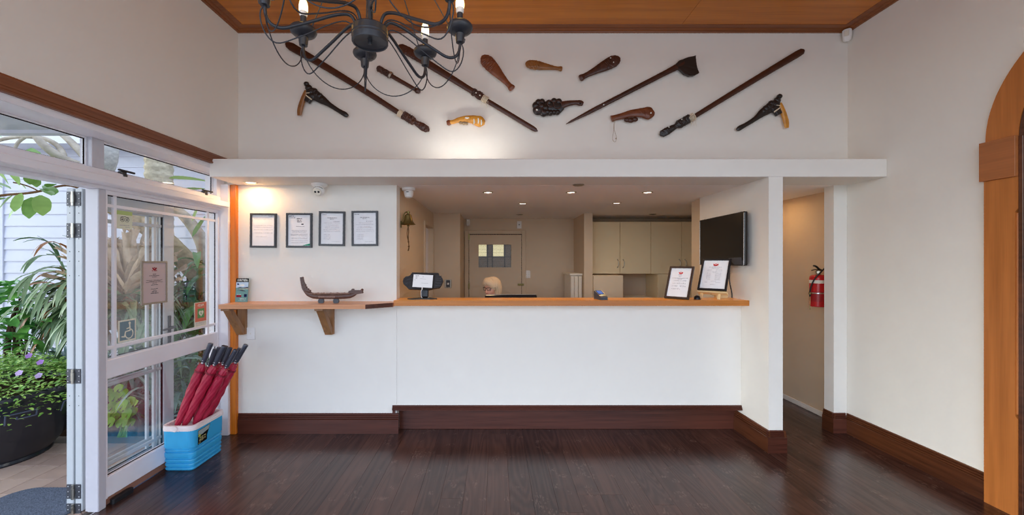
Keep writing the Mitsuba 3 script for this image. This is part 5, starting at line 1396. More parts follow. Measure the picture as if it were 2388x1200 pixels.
part(k, 'latch', cat(lathe([(0, .01), (.018, .01), (.021, .006), (.021, 0), (0, 0)][::-1], 26, (cc[0] - .01, cy0 - .0055, .318), (0, -1, 0)), bar((cc[0] - .045, cy0 - .0075, .306), (cc[0] + .025, cy0 - .0075, .306), .008, .012, .003)), 'cooler_white', smooth=30)
lab = Polygon([(3.035, .178), (3.035, .282), (3.165, .288), (3.128, .215), (3.128, .182)])
o, u, v = (cx1 + .0004, 0, 0), (0, 1, 0), (0, 0, 1)
part(k, 'label', plane(extr(lab, .0006), o, u, v), 'ink_black', label='dark product sticker')
part(k, 'label_picture', plane(extr(Polygon([(3.037, .236), (3.037, .280), (3.160, .286), (3.145, .255)]), .0004).apply_translation([0, 0, .0007]), o, u, v), 'sticker_grey')
part(k, 'label_picture', plane(extr(Polygon([(3.037, .232), (3.037, .255), (3.068, .245), (3.06, .236)]), .0004).apply_translation([0, 0, .0012]), o, u, v), 'leaf_pale')
tm = meshkit.text_mesh('60', .024, .0005, True).apply_translation([3.043, .196, .0008])
part(k, 'label_text', plane(cat(tm, words([(3.085, .226, .07, .009), (3.095, .212, .04, .005), (3.095, .203, .036, .005), (3.05, .186, .022, .007)], .0008, 4)), o, u, v), 'sticker_text')

US = [((-2.415, 3.055, .305), (492, 800, 3.10)), ((-2.405, 3.15, .305), (503, 813, 3.20)), ((-2.375, 3.075, .305), (523, 806, 3.07)), ((-2.36, 3.17, .305), (512, 809, 3.22)),
      ((-2.335, 3.20, .305), (537, 810, 3.24)), ((-2.32, 3.11, .305), (550, 815, 3.12)), ((-2.305, 3.235, .305), (560, 812, 3.27)), ((-2.30, 3.15, .305), (574, 803, 3.22)), ((-2.37, 3.25, .305), (527, 806, 3.30))]
UL = ['umbrella with the handle furthest left', 'umbrella second from the left', 'foremost umbrella in the middle of the bundle', 'umbrella tucked behind the foremost one', 'umbrella right of the middle, standing behind', 'front umbrella right of the foremost one', 'umbrella behind, second from the right', 'umbrella leaning furthest right', 'umbrella at the back of the bundle']


def umbrella_meshes(seed):
    L, n, m_ = .66, 70, 84
    z = np.linspace(0, L, n)
    th = np.arange(m_) * 2 * np.pi / m_
    r0 = np.interp(z, [0, .03, .15, .33, .50, .58, .60, .63, .66], [.014, .020, .026, .031, .033, .029, .031, .026, .018])
    tw = 15.0 * z + seed
    pl = np.interp(z, [0, .2, .55, .66], [.06, .15, .18, .22])
    r = r0[:, None] * (1 + pl[:, None] * np.abs(np.sin(1.5 * (th[None] + tw[:, None]))) - pl[:, None] * .6 + .07 * np.abs(np.sin(4 * th[None] - 20 * z[:, None])) - .05) + .0008 * meshkit.noise(np.stack(np.broadcast_arrays(z[:, None] * 40, np.cos(th) * 4 + seed, np.sin(th) * 4), -1), seed)
    can = loft(np.stack([r * np.cos(th), r * np.sin(th), np.repeat(z[:, None], m_, 1)], -1))
    strap = lathe([(.030, .575), (.0345, .575), (.0345, .592), (.030, .592)], 28)
    tips = cat([ball((.026 * math.cos(a + seed), .026 * math.sin(a + seed), .655 - .012 * (i % 2)), .0035, sub=1) for i, a in enumerate(np.linspace(0, 5.5, 8))])
    run = lathe([(0, .661), (.013, .661), (.014, .668), (.013, .679), (0, .679)], 18)
    han = lathe([(0, .6795), (.0155, .6795), (.017, .69), (.0182, .74), (.0175, .79), (.018, .862), (.0186, .872), (.016, .878), (0, .878)], 22)
    btn = ball((0, -.0165, .697), .006, .0035, .006, 1)
    return can, strap, tips, run, han, btn


um = [umbrella_meshes(s) for s in range(3)]
for i, (b, (px, py, Y)) in enumerate(US):
    tip, top = np.array(b), at(px, py, Y)
    d = (top - tip) / np.linalg.norm(top - tip)
    s_, u_, d_ = frame_of(d, (0, 1, 0))
    M = np.eye(4)
    Lz = np.linalg.norm(top - tip)
    sc = Lz / .878
    M[:3, 0], M[:3, 1], M[:3, 2], M[:3, 3] = s_ * .98, u_ * .98, d_ * sc, tip
    k = thing('umbrella', 'furled crimson ' + UL[i] + ' in the blue cooler', 'umbrella', 'furled umbrellas in the cooler')
    A = lambda m: m.copy().apply_transform(M)
    can, strap, tips, run, han, btn = um[i % 3]
    part(k, 'canopy', A(can), 'crimson', smooth=35)
    part(k, 'strap', A(strap), 'crimson_dark', smooth=35)
    part(k, 'rib_tips', A(tips), 'gold_tip', smooth=True)
    part(k, 'runner', A(run), 'chrome', smooth=35)
    part(k, 'handle', A(han), 'handle_black', smooth=35)
    part(k, 'button', A(btn), 'chrome', smooth=True)

# ------------------------------------------------------------------ stickers and notices on the side window
XS = -2.4965
U_, V_ = (0, 1, 0), (0, 0, 1)


def onglass(px, py):
    Y = -XS * F / (CX - px)
    return Y, EYE - (py - CY) * Y / F


ya, zt = onglass(327.5, 608.5)
yb, zb = onglass(388.5, 610)[0], onglass(327.5, 712)[1]
o = np.array([XS + .0006, (ya + yb) / 2, (zt + zb) / 2])
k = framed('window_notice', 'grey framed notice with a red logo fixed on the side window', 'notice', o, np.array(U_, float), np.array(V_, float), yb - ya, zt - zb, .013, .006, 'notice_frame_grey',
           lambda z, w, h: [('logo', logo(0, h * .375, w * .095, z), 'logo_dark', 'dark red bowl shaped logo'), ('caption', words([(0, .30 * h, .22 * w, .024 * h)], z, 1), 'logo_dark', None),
                            ('small_print', words([(0, .215 * h, .14 * w, .018 * h), (0, .175 * h, .44 * w, .022 * h), (0, .14 * h, .2 * w, .018 * h), (0, .06 * h, .7 * w, .014 * h), (0, .035 * h, .5 * w, .014 * h), (0, .01 * h, .72 * w, .014 * h), (0, -.02 * h, .18 * w, .016 * h), (0, -.06 * h, .32 * w, .018 * h), (0, -.16 * h, .3 * w, .018 * h), (0, -.195 * h, .14 * w, .018 * h), (0, -.23 * h, .22 * w, .022 * h), (0, -.27 * h, .32 * w, .024 * h)], z, 2), 'ink', 'lines of dark print')], pmat='backlit_notice_paper')
# wheelchair sign
ya, zt = onglass(275, 748)
yb, zb = onglass(316.5, 744)[0], onglass(275, 799.5)[1]
w, h = yb - ya, zt - zb
o = np.array([XS + .0006, ya, zb])
k = thing('wheelchair_sticker', 'square blue grey wheelchair access sticker on the lower left of the side window', 'sticker')
part(k, 'border', plane(bx(0, w, 0, h, 0, .0008), o, U_, V_), 'sticker_cream')
part(k, 'field', plane(bx(w * .085, w * .93, h * .07, h * .93, .0009, .0013), o, U_, V_), 'sticker_blue')
g = lambda x, y: (w * x, h * y)
thin = w * .028
circ = LineString([g(.60 + .22 * math.cos(a), .34 + .22 * math.sin(a)) for a in np.linspace(math.radians(62), math.radians(-196), 40)]).buffer(thin, cap_style=1)
figure = unary_union([Point(*g(.63, .83)).buffer(w * .065), LineString([g(.63, .76), g(.66, .48)]).buffer(thin * 1.25), LineString([g(.645, .62), g(.47, .58)]).buffer(thin), LineString([g(.66, .48), g(.40, .455), g(.33, .22), g(.2, .25)]).buffer(thin * 1.1), circ])
part(k, 'symbol', plane(extr(figure, .0004).apply_translation([0, 0, .0014]), o, U_, V_), 'sticker_cream', label='cream seated wheelchair symbol')
# AED sign (stuck to face outwards, read mirrored from inside)
ya, zt = onglass(453, 706)
yb, zb = onglass(482, 702)[0], onglass(453, 764.5)[1]
w, h = yb - ya, zt - zb
o = np.array([XS + .0006, ya, zb])
k = thing('defibrillator_sticker', 'orange red sticker with a green heart and mirrored AED lettering low on the side window', 'sticker')
part(k, 'backing', plane(bx(0, w, 0, h, 0, .0008), o, U_, V_), 'sticker_cream')
part(k, 'red_field', plane(bx(w * .05, w * .95, h * .22, h * .98, .0009, .0012), o, U_, V_), 'sticker_orange')
part(k, 'green_field', plane(bx(w * .24, w * .78, h * .36, h * .74, .0013, .0016), o, U_, V_), 'sticker_green')
a = np.linspace(0, 2 * np.pi, 50)
heart = Polygon(np.stack([w * .52 + w * .19 * np.sin(a) ** 3, h * .55 + h * .009 * (13 * np.cos(a) - 5 * np.cos(2 * a) - 2 * np.cos(3 * a) - np.cos(4 * a))], 1))
bolt = Polygon([(w * .54, h * .62), (w * .44, h * .54), (w * .52, h * .54), (w * .48, h * .46), (w * .60, h * .565), (w * .52, h * .565)])
part(k, 'heart', plane(extr(heart.difference(bolt), .0003).apply_translation([0, 0, .0017]), o, U_, V_), 'sticker_cream', label='pale heart with a bolt')
tm = meshkit.text_mesh('AED', .024, .0004, True)
tm.apply_scale([-w * .5 / tm.extents[0], h * .1 / tm.extents[1], 1])
tm.invert()
part(k, 'lettering', plane(tm.apply_translation([w * .76 - tm.bounds[1][0] + 0, h * .83, .0013]), o, U_, V_), 'sticker_cream', label='mirrored white letters AED')
part(k, 'small_print', plane(words([(w * .5, h * .17, w * .8, h * .03), (w * .5, h * .12, w * .8, h * .02), (w * .45, h * .07, w * .7, h * .02)], .0009, 6), o, U_, V_), 'ink_light')
# green sticker with two round eyes
ya, zt = onglass(271, 489.5)
yb, zb = onglass(308, 495)[0], onglass(271, 532)[1]
w, h = yb - ya, zt - zb
o = np.array([XS + .0006, ya, zb])
k = thing('rating_sticker', 'pale green square sticker with two ringed circles near the top of the side window', 'sticker')
part(k, 'backing', plane(bx(0, w, 0, h, 0, .0008), o, U_, V_), 'sticker_pale')
part(k, 'band', plane(bx(0, w, h * .78, h, .0009, .0012), o, U_, V_), 'sticker_lime')
rg = unary_union([Point(w * x, h * .52).buffer(w * .135).difference(Point(w * x, h * .52).buffer(w * .11)) for x in (.36, .66)] + [Point(w * x, h * .52).buffer(w * .06).difference(Point(w * x, h * .52).buffer(w * .025)) for x in (.36, .66)] + [LineString([(w * .24, h * .64), (w * .5, h * .70), (w * .78, h * .64)]).buffer(w * .012)])
part(k, 'rings', plane(extr(rg, .0003).apply_translation([0, 0, .0009]), o, U_, V_), 'ink', label='two dark ringed circles')
part(k, 'small_print', plane(words([(w * .5, h * .2, w * .6, h * .05), (w * .7, h * .1, w * .3, h * .05)], .0009, 6), o, U_, V_), 'ink_light')

# ------------------------------------------------------------------ outside
struct('ground', bx(-30, -2.56, -30, 30, -.30, -.045), 'ground_pale', 'pale paving and garden ground outside')
struct('ground_front', bx(-2.56, 30, -30, -1.06, -.30, -.045), 'ground_pale')
pv = struct('floor_porch', bx(-7.4, -2.575, -1.0, 3.64, -.044, -.022), 'grout', 'terracotta tiled porch floor outside the door')
ty = np.arange(3.64 - .19 * 13, 3.64, .192)
for j, y in enumerate(sorted(ty, reverse=True)):
    for i in range(24):
        x1 = -2.578 - i * .192
        if y < 1.7 and x1 > -2.6 - 0 and False:
            continue
        px = CX + x1 * F / max(y + .19, .3)
        if px < -160 or x1 < -5.9:
            continue
        m = bx(x1 - .187, x1, y - .187 + .0, y, -.022, -.0095 + rnd.uniform(-.0006, .0006), .0015)
        part(pv, 'tile', m, 'terracotta', uv=np.tile([rnd.random(), .5], (len(m.vertices), 1)))
part(pv, 'far_tiles', bx(-7.4, -2.58, -1.0, 1.14, -.0219, -.0098), 'terracotta', uv=np.full((8, 2), .5))
struct('ground_garden', bx(-8.5, -2.60, 3.645, 5.58, -.044, -.03), 'soil', 'dark garden soil under the plants')
# doormat
k = solo('doormat', loft([np.column_stack([rrect(.62 - 2 * i, 1.24 - 2 * i, .14 - i, 9) + (-2.96, 2.165), np.full(36, z)]) for z, i in ((-.0085, .002), (-.002, .0), (.001, .004))]), 'mat_blue', 'dark blue grey doormat on the porch tiles outside the entrance', 'doormat', smooth=30)
solo('door_wedge', loft([np.column_stack([rrect(.034, .15, .016, 6) + (-2.463, 2.66), np.full(24, z)]) for z in (.0006, .03)]), 'black_plastic', 'small black rubber stop on the threshold by the door post', 'door stop', smooth=30)

# neighbouring weatherboard house
YH = 5.60
k = thing('weatherboard_house', 'white weatherboard house behind the garden', 'house')
bp = Polygon([(0, 0), (.022, 0), (.022, .012), (.008, .170), (0, .170)])
z, n = -.05, 0
e = .1623
zref = at(0, 581.5, YH)[2]
z0 = zref - math.floor((zref + .05) / e) * e - e
while z0 < 3.05:
    m = plane(extr(bp, 4.42), (-2.42, YH, z0), (0, -1, 0), (0, 0, 1))
    part(k, 'board', m, 'weatherboard')
    z0 += e
part(k, 'wall_core', bx(-6.84, -2.42, YH + .001, YH + .15, -.05, 3.1), 'weatherboard')
part(k, 'corner_board', bx(-6.96, -6.80, YH - .035, YH + .15, -.05, 3.1, .004), 'weatherboard')
part(k, 'eave', bx(-7.5, -2.42, YH - .42, YH + .2, 3.10, 3.13), 'weatherboard')
part(k, 'fascia', bx(-7.5, -2.42, YH - .45, YH - .42, 3.06, 3.24), 'weatherboard')
part(k, 'frieze', bx(-6.8, -2.42, YH - .03, YH - .001, 3.0, 3.099), 'weatherboard')
# porch roof over the entrance, extended out of view to shade boards and post
k = thing('porch_roof', 'pale flat porch ceiling seen through the transom pane', 'porch roof')
part(k, 'lining', bx(-7.6, -2.63, 0.5, 3.66, 2.75, 2.77), 'weatherboard')
part(k, 'beam', bx(-7.6, -2.63, 3.66, 3.74, 2.72, 2.90), 'weatherboard')
part(k, 'roofing', bx(-7.7, -2.63, 0.45, 3.80, 2.901, 2.93), 'dark_grey')
part(k, 'post', bx(-7.58, -7.48, .52, .62, -.045, 2.7495), 'weatherboard')
part(k, 'post', bx(-7.58, -7.48, 3.62, 3.72, -.045, 2.7195), 'weatherboard')
struct('wall_exterior', bx(-2.60, -2.42, YB + .121, YH - .50, -.05, 3.8), 'weatherboard')


# ---- plants
def strap(p0, d, L, droop, w, n=9, fold=.25, twist=0.0, tipw=.12, rr=rnd):
    """a drooping strap leaf: points along it, with a folded cross section"""
    p, d = np.array(p0, float), np.array(d, float) / np.linalg.norm(d)
    pts = [p.copy()]
    for i in range(n - 1):
        p = p + d * L / (n - 1)
        pts.append(p.copy())
        d = d + np.array([0, 0, -droop / (n - 1)])
        d /= np.linalg.norm(d)
    pts = np.array(pts)
    t = np.linspace(0, 1, n)
    wd = w * np.interp(t, [0, .2, .55, .85, 1], [.45, .85, 1, .6, tipw * .4])
    return ribbon(pts, wd, fold, twist)


def ribbon(pts, wd, fold=.25, twist=0.0):
    n = len(pts)
    tg = np.gradient(pts, axis=0)
    tg /= np.linalg.norm(tg, axis=1, keepdims=True) + 1e-9
    s = np.cross(tg, [0, 0, 1.0])
    s /= np.linalg.norm(s, axis=1, keepdims=True) + 1e-6
    up = np.cross(s, tg)
    a = (twist * np.linspace(0, 1, n))[:, None] if np.isscalar(twist) else np.asarray(twist)[:, None]
    s, up = s * np.cos(a) + up * np.sin(a), up * np.cos(a) - s * np.sin(a)
    V = np.stack([pts - s * wd[:, None] / 2 + up * wd[:, None] * fold, pts, pts + s * wd[:, None] / 2 + up * wd[:, None] * fold], 1).reshape(-1, 3)
    f = []
    for i in range(n - 1):
        for j in range(2):
            q = i * 3 + j
            f += [[q, q + 1, q + 4], [q, q + 4, q + 3]]
    return trimesh.Trimesh(V, f, process=False)


def staghorn(p0, d, L, w, droop, rr):
    """an antler frond: a strap that forks twice"""
    ms = [strap(p0, d, L * .6, droop * .55, w, 7, .2, rr.uniform(-.5, .5), 1.6)]
    v = ms[0].vertices
    p, dd = v[-2], v[-2] - v[-5]
    dd = dd / np.linalg.norm(dd)
    sd = np.cross(dd, [0, 0, 1])
    sd /= np.linalg.norm(sd) + 1e-6
    for q in (-1, 0, 1)[: 2 + rr.randrange(2)]:
        d1 = dd + sd * q * rr.uniform(.15, .4) + np.array([rr.uniform(-.1, .1), rr.uniform(-.1, .1), -.15])
        m = strap(p, d1, L * rr.uniform(.28, .5), droop * .6, w * .5, 6, .15, rr.uniform(-.8, .8), .5)
        ms.append(m)
    return cat(ms)


def oval_leaf(p, d, L, W, up=(0, 0, 1), fold=.15, sag=.25):
    n = 6
    d = np.array(d, float) / np.linalg.norm(d)
    t = np.linspace(0, 1, n)
    pts = np.array(p) + d * (L * t)[:, None] + np.array([0, 0, -1.0]) * (sag * L * t ** 2)[:, None]
    wd = W * np.sqrt(np.clip(1 - (2 * (t * .94 + .03) - 1.05) ** 2, .004, 1)) * (1 - .1 * t)
    wd[0], wd[-1] = W * .12, W * .08
    return ribbon(pts, wd, fold, rnd.uniform(-.5, .5))


def uvc(m, c):
    return np.tile([c, .5], (len(m.vertices), 1))


def leaves(parent, name, ms, matn, rr, lo=0., hi=1.):
    for m in ms:
        if m.bounds[1][0] > -2.69 or m.bounds[1][1] > YH - .03:
            continue
        part(parent, name, m, matn, smooth=True, uv=uvc(m, rr.uniform(lo, hi)))


rr = random.Random(11)
# staghorn fern left (green drooping fronds), hung on the tree
k = thing('staghorn_fern', 'large staghorn fern with drooping forked fronds seen through the open doorway', 'fern')
cen = at(198, 660, 4.2)
fl_ = []
for n in range(105):
    a = rr.uniform(-math.pi * .98, math.pi * .35)
    e_ = rr.uniform(-.2, 1.1)
    d = np.array([math.cos(a) * math.cos(e_) * .9 - .45, -abs(math.sin(a)) * math.cos(e_) * .6, math.sin(e_) * .9])
    p = cen + np.array([rr.uniform(-.12, .22), rr.uniform(-.1, .1), rr.uniform(-.42, .10)])
    fl_.append(staghorn(p, d, rr.uniform(.42, .74), rr.uniform(.045, .095), rr.uniform(2.0, 3.4), rr))
leaves(k, 'frond', fl_[:93], 'leaf_grey', rr)
leaves(k, 'dead_frond', fl_[93:], 'leaf_brown', rr)
part(k, 'root_ball', carve(ball(cen + np.array([.18, .12, -.18]), .22, .16, .34, 3), .05, 12, 2), 'fern_brown', smooth=True)
# second staghorn behind the window: brown shield fan and green fronds
k = thing('staghorn_fern', 'staghorn fern with a large brown fan of shield fronds behind the side window', 'fern')
cen = at(300, 690, 4.05)
sf = []
for n in range(62):
    a = math.radians(rr.uniform(22, 158))
    L = rr.uniform(.52, .70)
    d = np.array([math.cos(a), rr.uniform(-.35, .05), math.sin(a)])
    w = rr.uniform(.07, .13)
    m = strap(cen + np.array([rr.uniform(-.05, .05), rr.uniform(-.04, .06), rr.uniform(-.04, .04)]), d, L, rr.uniform(-.05, .5), w, 8, .2, rr.uniform(-1.2, 1.2), 2.2)
    v = np.array(m.vertices)
    m.vertices = v + (meshkit.noise(v * 26, 3) - .5)[:, None] * np.array([.05, .05, .05]) * np.linspace(0, 1, len(v))[:, None]
    sf.append(m)
    if n % 2 == 0:
        tip = m.vertices[-2]
        sf[-1] = cat(m, *[strap(tip, d + np.array([rr.uniform(-.7, .7), rr.uniform(-.7, .2), rr.uniform(-.2, .6)]), rr.uniform(.05, .11), .6, .03, 4, .3, rr.uniform(-1, 1), .5) for _ in range(4)])
leaves(k, 'shield_frond', sf, 'leaf_shield', rr)
gf = []
for n in range(46):
    a = rr.uniform(0, 2 * math.pi)
    d = np.array([math.cos(a) * .8, -abs(math.sin(a)) * .7, rr.uniform(.1, .9)])
    gf.append(staghorn(cen + np.array([rr.uniform(-.2, .2), rr.uniform(-.1, .05), rr.uniform(-.25, -.02)]), d, rr.uniform(.45, .85), rr.uniform(.05, .085), rr.uniform(1.8, 3.2), rr))
leaves(k, 'frond', gf, 'leaf_grey', rr)
# dark leafy climber right of the door leaf
k = thing('leafy_plant', 'dark green plant with long glossy leaves behind the right of the side window', 'plant')
gl_ = []
for n in range(120):
    p = at(rr.uniform(392, 505), rr.uniform(600, 800), rr.uniform(4.2, 4.9))
    a = rr.uniform(0, 2 * math.pi)
    gl_.append(strap(p, (math.cos(a), -abs(math.sin(a)) * .6, rr.uniform(-.1, .9)), rr.uniform(.22, .42), rr.uniform(1.6, 3.2), rr.uniform(.05, .085), 7, .2, rr.uniform(-.5, .5)))
leaves(k, 'leaf', gl_, 'leaf_dark', rr)
part(k, 'stems', cat([tube(spline([at(rr.uniform(400, 500), 1000, 4.6), at(rr.uniform(400, 500), 850, 4.55), at(rr.uniform(400, 500), 640, 4.6)], 14), .012, 6) for _ in range(6)]), 'bark_dark', smooth=True)
# strap leaved clumps low behind the window
for (px, py, Y, lab, m_) in ((430, 985, 4.2, 'clump of dark strap leaves at the far end of the side window', 'leaf_dark'), (345, 1000, 3.86, 'clump of blue grey strap leaves low behind the folded door', 'leaf_blue'), (130, 985, 4.3, 'clump of blue green strap leaves behind the glazed pot', 'leaf_blue')):
    k = thing('strap_leaf_clump', lab, 'plant')
    p = at(px, py, Y)
    p[2] = -.03
    ls = []
    for n in range(100):
        a = rr.uniform(0, 2 * math.pi)
        q = p + np.array([rr.uniform(-.35, .35), rr.uniform(-.25, .3), rr.uniform(0, .45)])
        ls.append(strap(q, (math.cos(a) * .7, math.sin(a) * .6, rr.uniform(.8, 1.6)), rr.uniform(.35, .75), rr.uniform(1.0, 2.6), rr.uniform(.03, .055), 8, .25))
    leaves(k, 'leaf', ls, m_, rr)
# green shrub on the left
k = thing('green_shrub', 'bright green leafy shrub at the left edge beside the fern', 'shrub')
ls = []
for n in range(280):
    py = rr.uniform(655, 900)
    px = rr.uniform(-60, 88 - max(0, (py - 800)) * .3) if py > 700 else rr.uniform(-20, 60)
    p = at(px, py, rr.uniform(3.75, 4.3))
    a = rr.uniform(0, 2 * math.pi)
    L = rr.uniform(.10, .17)
    ls.append(oval_leaf(p, (math.cos(a), math.sin(a) * .7 - .4, rr.uniform(-.3, .7)), L, L * .55, sag=rr.uniform(.05, .5)))
leaves(k, 'leaf', ls, 'leaf_green', rr)
base = at(60, 900, 4.15)
base[2] = -.03
part(k, 'stems', cat([tube(spline([base, base + np.array([rr.uniform(-.2, .1), 0, .45]), at(rr.uniform(-20, 70), rr.uniform(680, 800), 4.1)], 12), rr.uniform(.010, .018), 6) for _ in range(9)]), 'bark_dark', smooth=True)
# overhanging branch with rounded leaves
k = thing('leafy_branch', 'branch with broad bright green leaves hanging in front of the weatherboards', 'branch')
bpth = spline([at(178, 437, 3.62), at(120, 438, 3.6), at(90, 446, 3.58), at(40, 452, 3.55), at(-20, 462, 3.55)], 20)
part(k, 'twig', cat(tube(bpth, np.linspace(.008, .011, 20), 7), tube(spline([at(178, 437, 3.62), at(205, 428, 3.64), at(232, 424, 3.7)], 10), .009, 7), tube(spline([at(90, 446, 3.58), at(60, 432, 3.55), at(30, 425, 3.5)], 8), .005, 6)), 'bark_brown', smooth=True)
ls = []
for px, py, ax, L in ((15, 462, 190, .12), (55, 462, 250, .16), (75, 460, 285, .16), (95, 455, 300, .17), (25, 440, 150, .15), (5, 438, 140, .15), (45, 432, 100, .13), (70, 430, 60, .12), (100, 440, 340, .12), (110, 436, 20, .10), (-10, 430, 160, .17), (0, 455, 210, .14), (30, 455, 240, .15), (60, 440, 120, .12), (20, 430, 110, .13), (85, 436, 80, .10), (-25, 440, 180, .16), (50, 450, 270, .13), (-40, 455, 200, .2), (108, 432, 330, .13)):
    a = math.radians(ax)
    ls.append(oval_leaf(at(px, py, 3.5 + rr.uniform(-.1, .1)), (math.cos(a), -.35, math.sin(a)), L * 1.15, L * .74, sag=.15, fold=.08))
leaves(k, 'leaf', ls, 'leaf_bright', rr)
# the tree: pale leaning trunk with branches
k = thing('frangipani_tree', 'pale barked tree with thick leaning branches behind the side window', 'tree')
tp = lambda *q: np.array([at(x, y, Y) for x, y, Y in q])
tr = spline(tp((500, 1010, 4.75), (497, 800, 4.75), (488, 640, 4.75), (470, 560, 4.72), (440, 515, 4.68), (408, 484, 4.62), (380, 464, 4.55), (340, 447, 4.5), (290, 431, 4.45), (240, 414, 4.4), (205, 398, 4.32), (192, 388, 4.3)), 50)
part(k, 'trunk', carve(sweep(tr, np.interp(np.linspace(0, 1, 50), [0, .3, .55, .75, 1], [.16, .13, .085, .05, .042]), np.interp(np.linspace(0, 1, 50), [0, .3, .55, .75, 1], [.16, .13, .085, .05, .042]), None, 16), .006, 18, 1), 'bark_pale', smooth=True)
br = spline(tp((497, 690, 4.7), (470, 645, 4.62), (430, 605, 4.5), (396, 570, 4.4), (330, 520, 4.25), (240, 470, 4.1)), 34)
part(k, 'branch', carve(sweep(br, np.linspace(.125, .075, 34), np.linspace(.125, .075, 34), None, 14), .006, 18, 2), 'bark_tan', smooth=True)
for q, r0, r1 in (((194, 389, 4.3), (150, 372, 4.25), (110, 345, 4.2), (75, 300, 4.2)), .05, .03), (((150, 372, 4.25), (120, 330, 4.3), (60, 318, 4.3), (-10, 330, 4.3)), .028, .016), (((210, 380, 4.3), (170, 335, 4.35), (130, 300, 4.4)), .04, .03), (((60, 318, 4.3), (40, 335, 4.3), (35, 360, 4.25)), .018, .012):
    n = 18
    part(k, 'branch', tube(spline(tp(*q), n), np.linspace(r0, r1, n), 9), 'bark_pale', smooth=True)
ls = []
for px, py, ax, L in ((75, 345, 300, .2), (90, 360, 340, .22), (30, 350, 200, .2), (10, 340, 220, .2), (60, 370, 330, .24), (20, 360, 250, .18), (100, 375, 350, .2), (5, 320, 160, .16)):
    a = math.radians(ax)
    ls.append(oval_leaf(at(px, py, 4.1 + rr.uniform(-.1, .1)), (math.cos(a), -.3, math.sin(a)), L * 1.15, L * .62, sag=.15, fold=.08))
for px, py, ax, L in ((470, 405, 150, .26), (480, 440, 185, .42), (492, 425, 170, .38), (488, 448, 200, .3), (470, 470, 250, .2), (484, 500, 240, .25), (500, 470, 200, .2)):
    a = math.radians(ax)
    ls.append(oval_leaf(at(px, py, 4.2 + rr.uniform(-.1, .1)), (math.cos(a), -.2, math.sin(a)), L, L * .4, sag=.1, fold=.08))
leaves(k, 'leaf', ls, 'leaf_bright', rr)
# palm trunk and hanging nest
k = thing('palm_trunk', 'ringed pale palm trunk seen through the far transom window', 'palm')
zz = np.linspace(1.6, 3.4, 90)
pc = at(371, 0, 5.05)
part(k, 'trunk', loft([np.stack([pc[0] + (.143 + .006 * math.sin(z * 70) + .004 * meshkit.noise(np.array([z * 9, 0, 0]))) * np.cos(np.linspace(0, 2 * np.pi, 24, endpoint=False)), pc[1] + (.143 + .006 * math.sin(z * 70)) * np.sin(np.linspace(0, 2 * np.pi, 24, endpoint=False)), np.full(24, z)], 1) for z in zz]), 'bark_palm', smooth=True)
zz = np.linspace(-.03, 1.6, 40)
part(k, 'lower_trunk', loft([np.stack([pc[0] + (.15 + .004 * math.sin(z * 60)) * np.cos(np.linspace(0, 2 * np.pi, 20, endpoint=False)), pc[1] + .15 * np.sin(np.linspace(0, 2 * np.pi, 20, endpoint=False)), np.full(20, z)], 1) for z in zz]), 'bark_palm', smooth=True)
k = thing('grey_trunk', 'smooth grey trunk at the near side of the far transom window', 'tree')
part(k, 'trunk', tube(spline(tp((205, 1000, 4.9), (215, 700, 4.8), (232, 420, 4.7), (252, 380, 4.62), (256, 340, 4.6), (256, 250, 4.6)), 40), np.interp(np.linspace(0, 1, 40), [0, .6, .7, 1], [.09, .06, .075, .085]), 14), 'bark_grey', smooth=True)
# round bright leaves at the foot of the window
k = thing('round_leaf_plant', 'bright plant with round yellow green leaves low behind the side window', 'plant')
ls, pet = [], []
base = at(285, 985, 3.62)
base[2] = -.03
for px, py, r in ((268, 925, .11), (290, 918, .10), (262, 948, .10), (286, 945, .12), (305, 935, .09), (272, 968, .12), (298, 965, .11), (258, 985, .10), (285, 985, .10), (310, 960, .09), (308, 985, .08), (255, 915, .08), (278, 905, .08), (300, 948, .08), (268, 958, .07), (292, 978, .07), (250, 968, .08), (315, 940, .07)):
    p = at(px, py, 3.52 + rr.uniform(-.06, .08))
    nrm = np.array([rr.uniform(-.3, .3), -1, rr.uniform(.3, .8)])
    th = np.linspace(.3, 2 * np.pi - .3, 16)
    nrm /= np.linalg.norm(nrm)
    s1 = np.cross(nrm, [0, 0, 1])
    s1 /= np.linalg.norm(s1)
    s2 = np.cross(s1, nrm)
    V = [p] + [p + r * .46 * (1 + .06 * math.sin(5 * t_)) * (math.cos(t_ - 1.57) * s1 + math.sin(t_ - 1.57) * s2) + nrm * .012 for t_ in th]
    ls.append(trimesh.Trimesh(V, [[0, i, i + 1] for i in range(1, 16)], process=False))
    pet.append(tube(spline([base + np.array([rr.uniform(-.05, .05), 0, 0]), (base + p) / 2 + np.array([0, .03, .05]), p], 8), .004, 5))
leaves(k, 'leaf', ls, 'leaf_lime', rr)
part(k, 'stems', cat(pet), 'leaf_lime', smooth=True, uv=np.tile([.3, .5], (sum(len(m.vertices) for m in pet), 1)))
# hedge filling the far garden
k = thing('background_shrub', 'dark shrubs filling the garden behind the window', 'shrub')
ls = []
for n in range(290):
    p = np.array([rr.uniform(-5.0, -2.9), rr.uniform(4.9, 5.45), rr.uniform(.0, 1.25)])
    a = rr.uniform(0, 2 * math.pi)
    ls.append(strap(p, (math.cos(a), -abs(math.sin(a)), rr.uniform(-.2, 1.0)), rr.uniform(.25, .45), rr.uniform(1.2, 2.6), rr.uniform(.07, .12), 6, .2, rr.uniform(-.4, .4)))
leaves(k, 'leaf', ls, 'leaf_dark', rr)
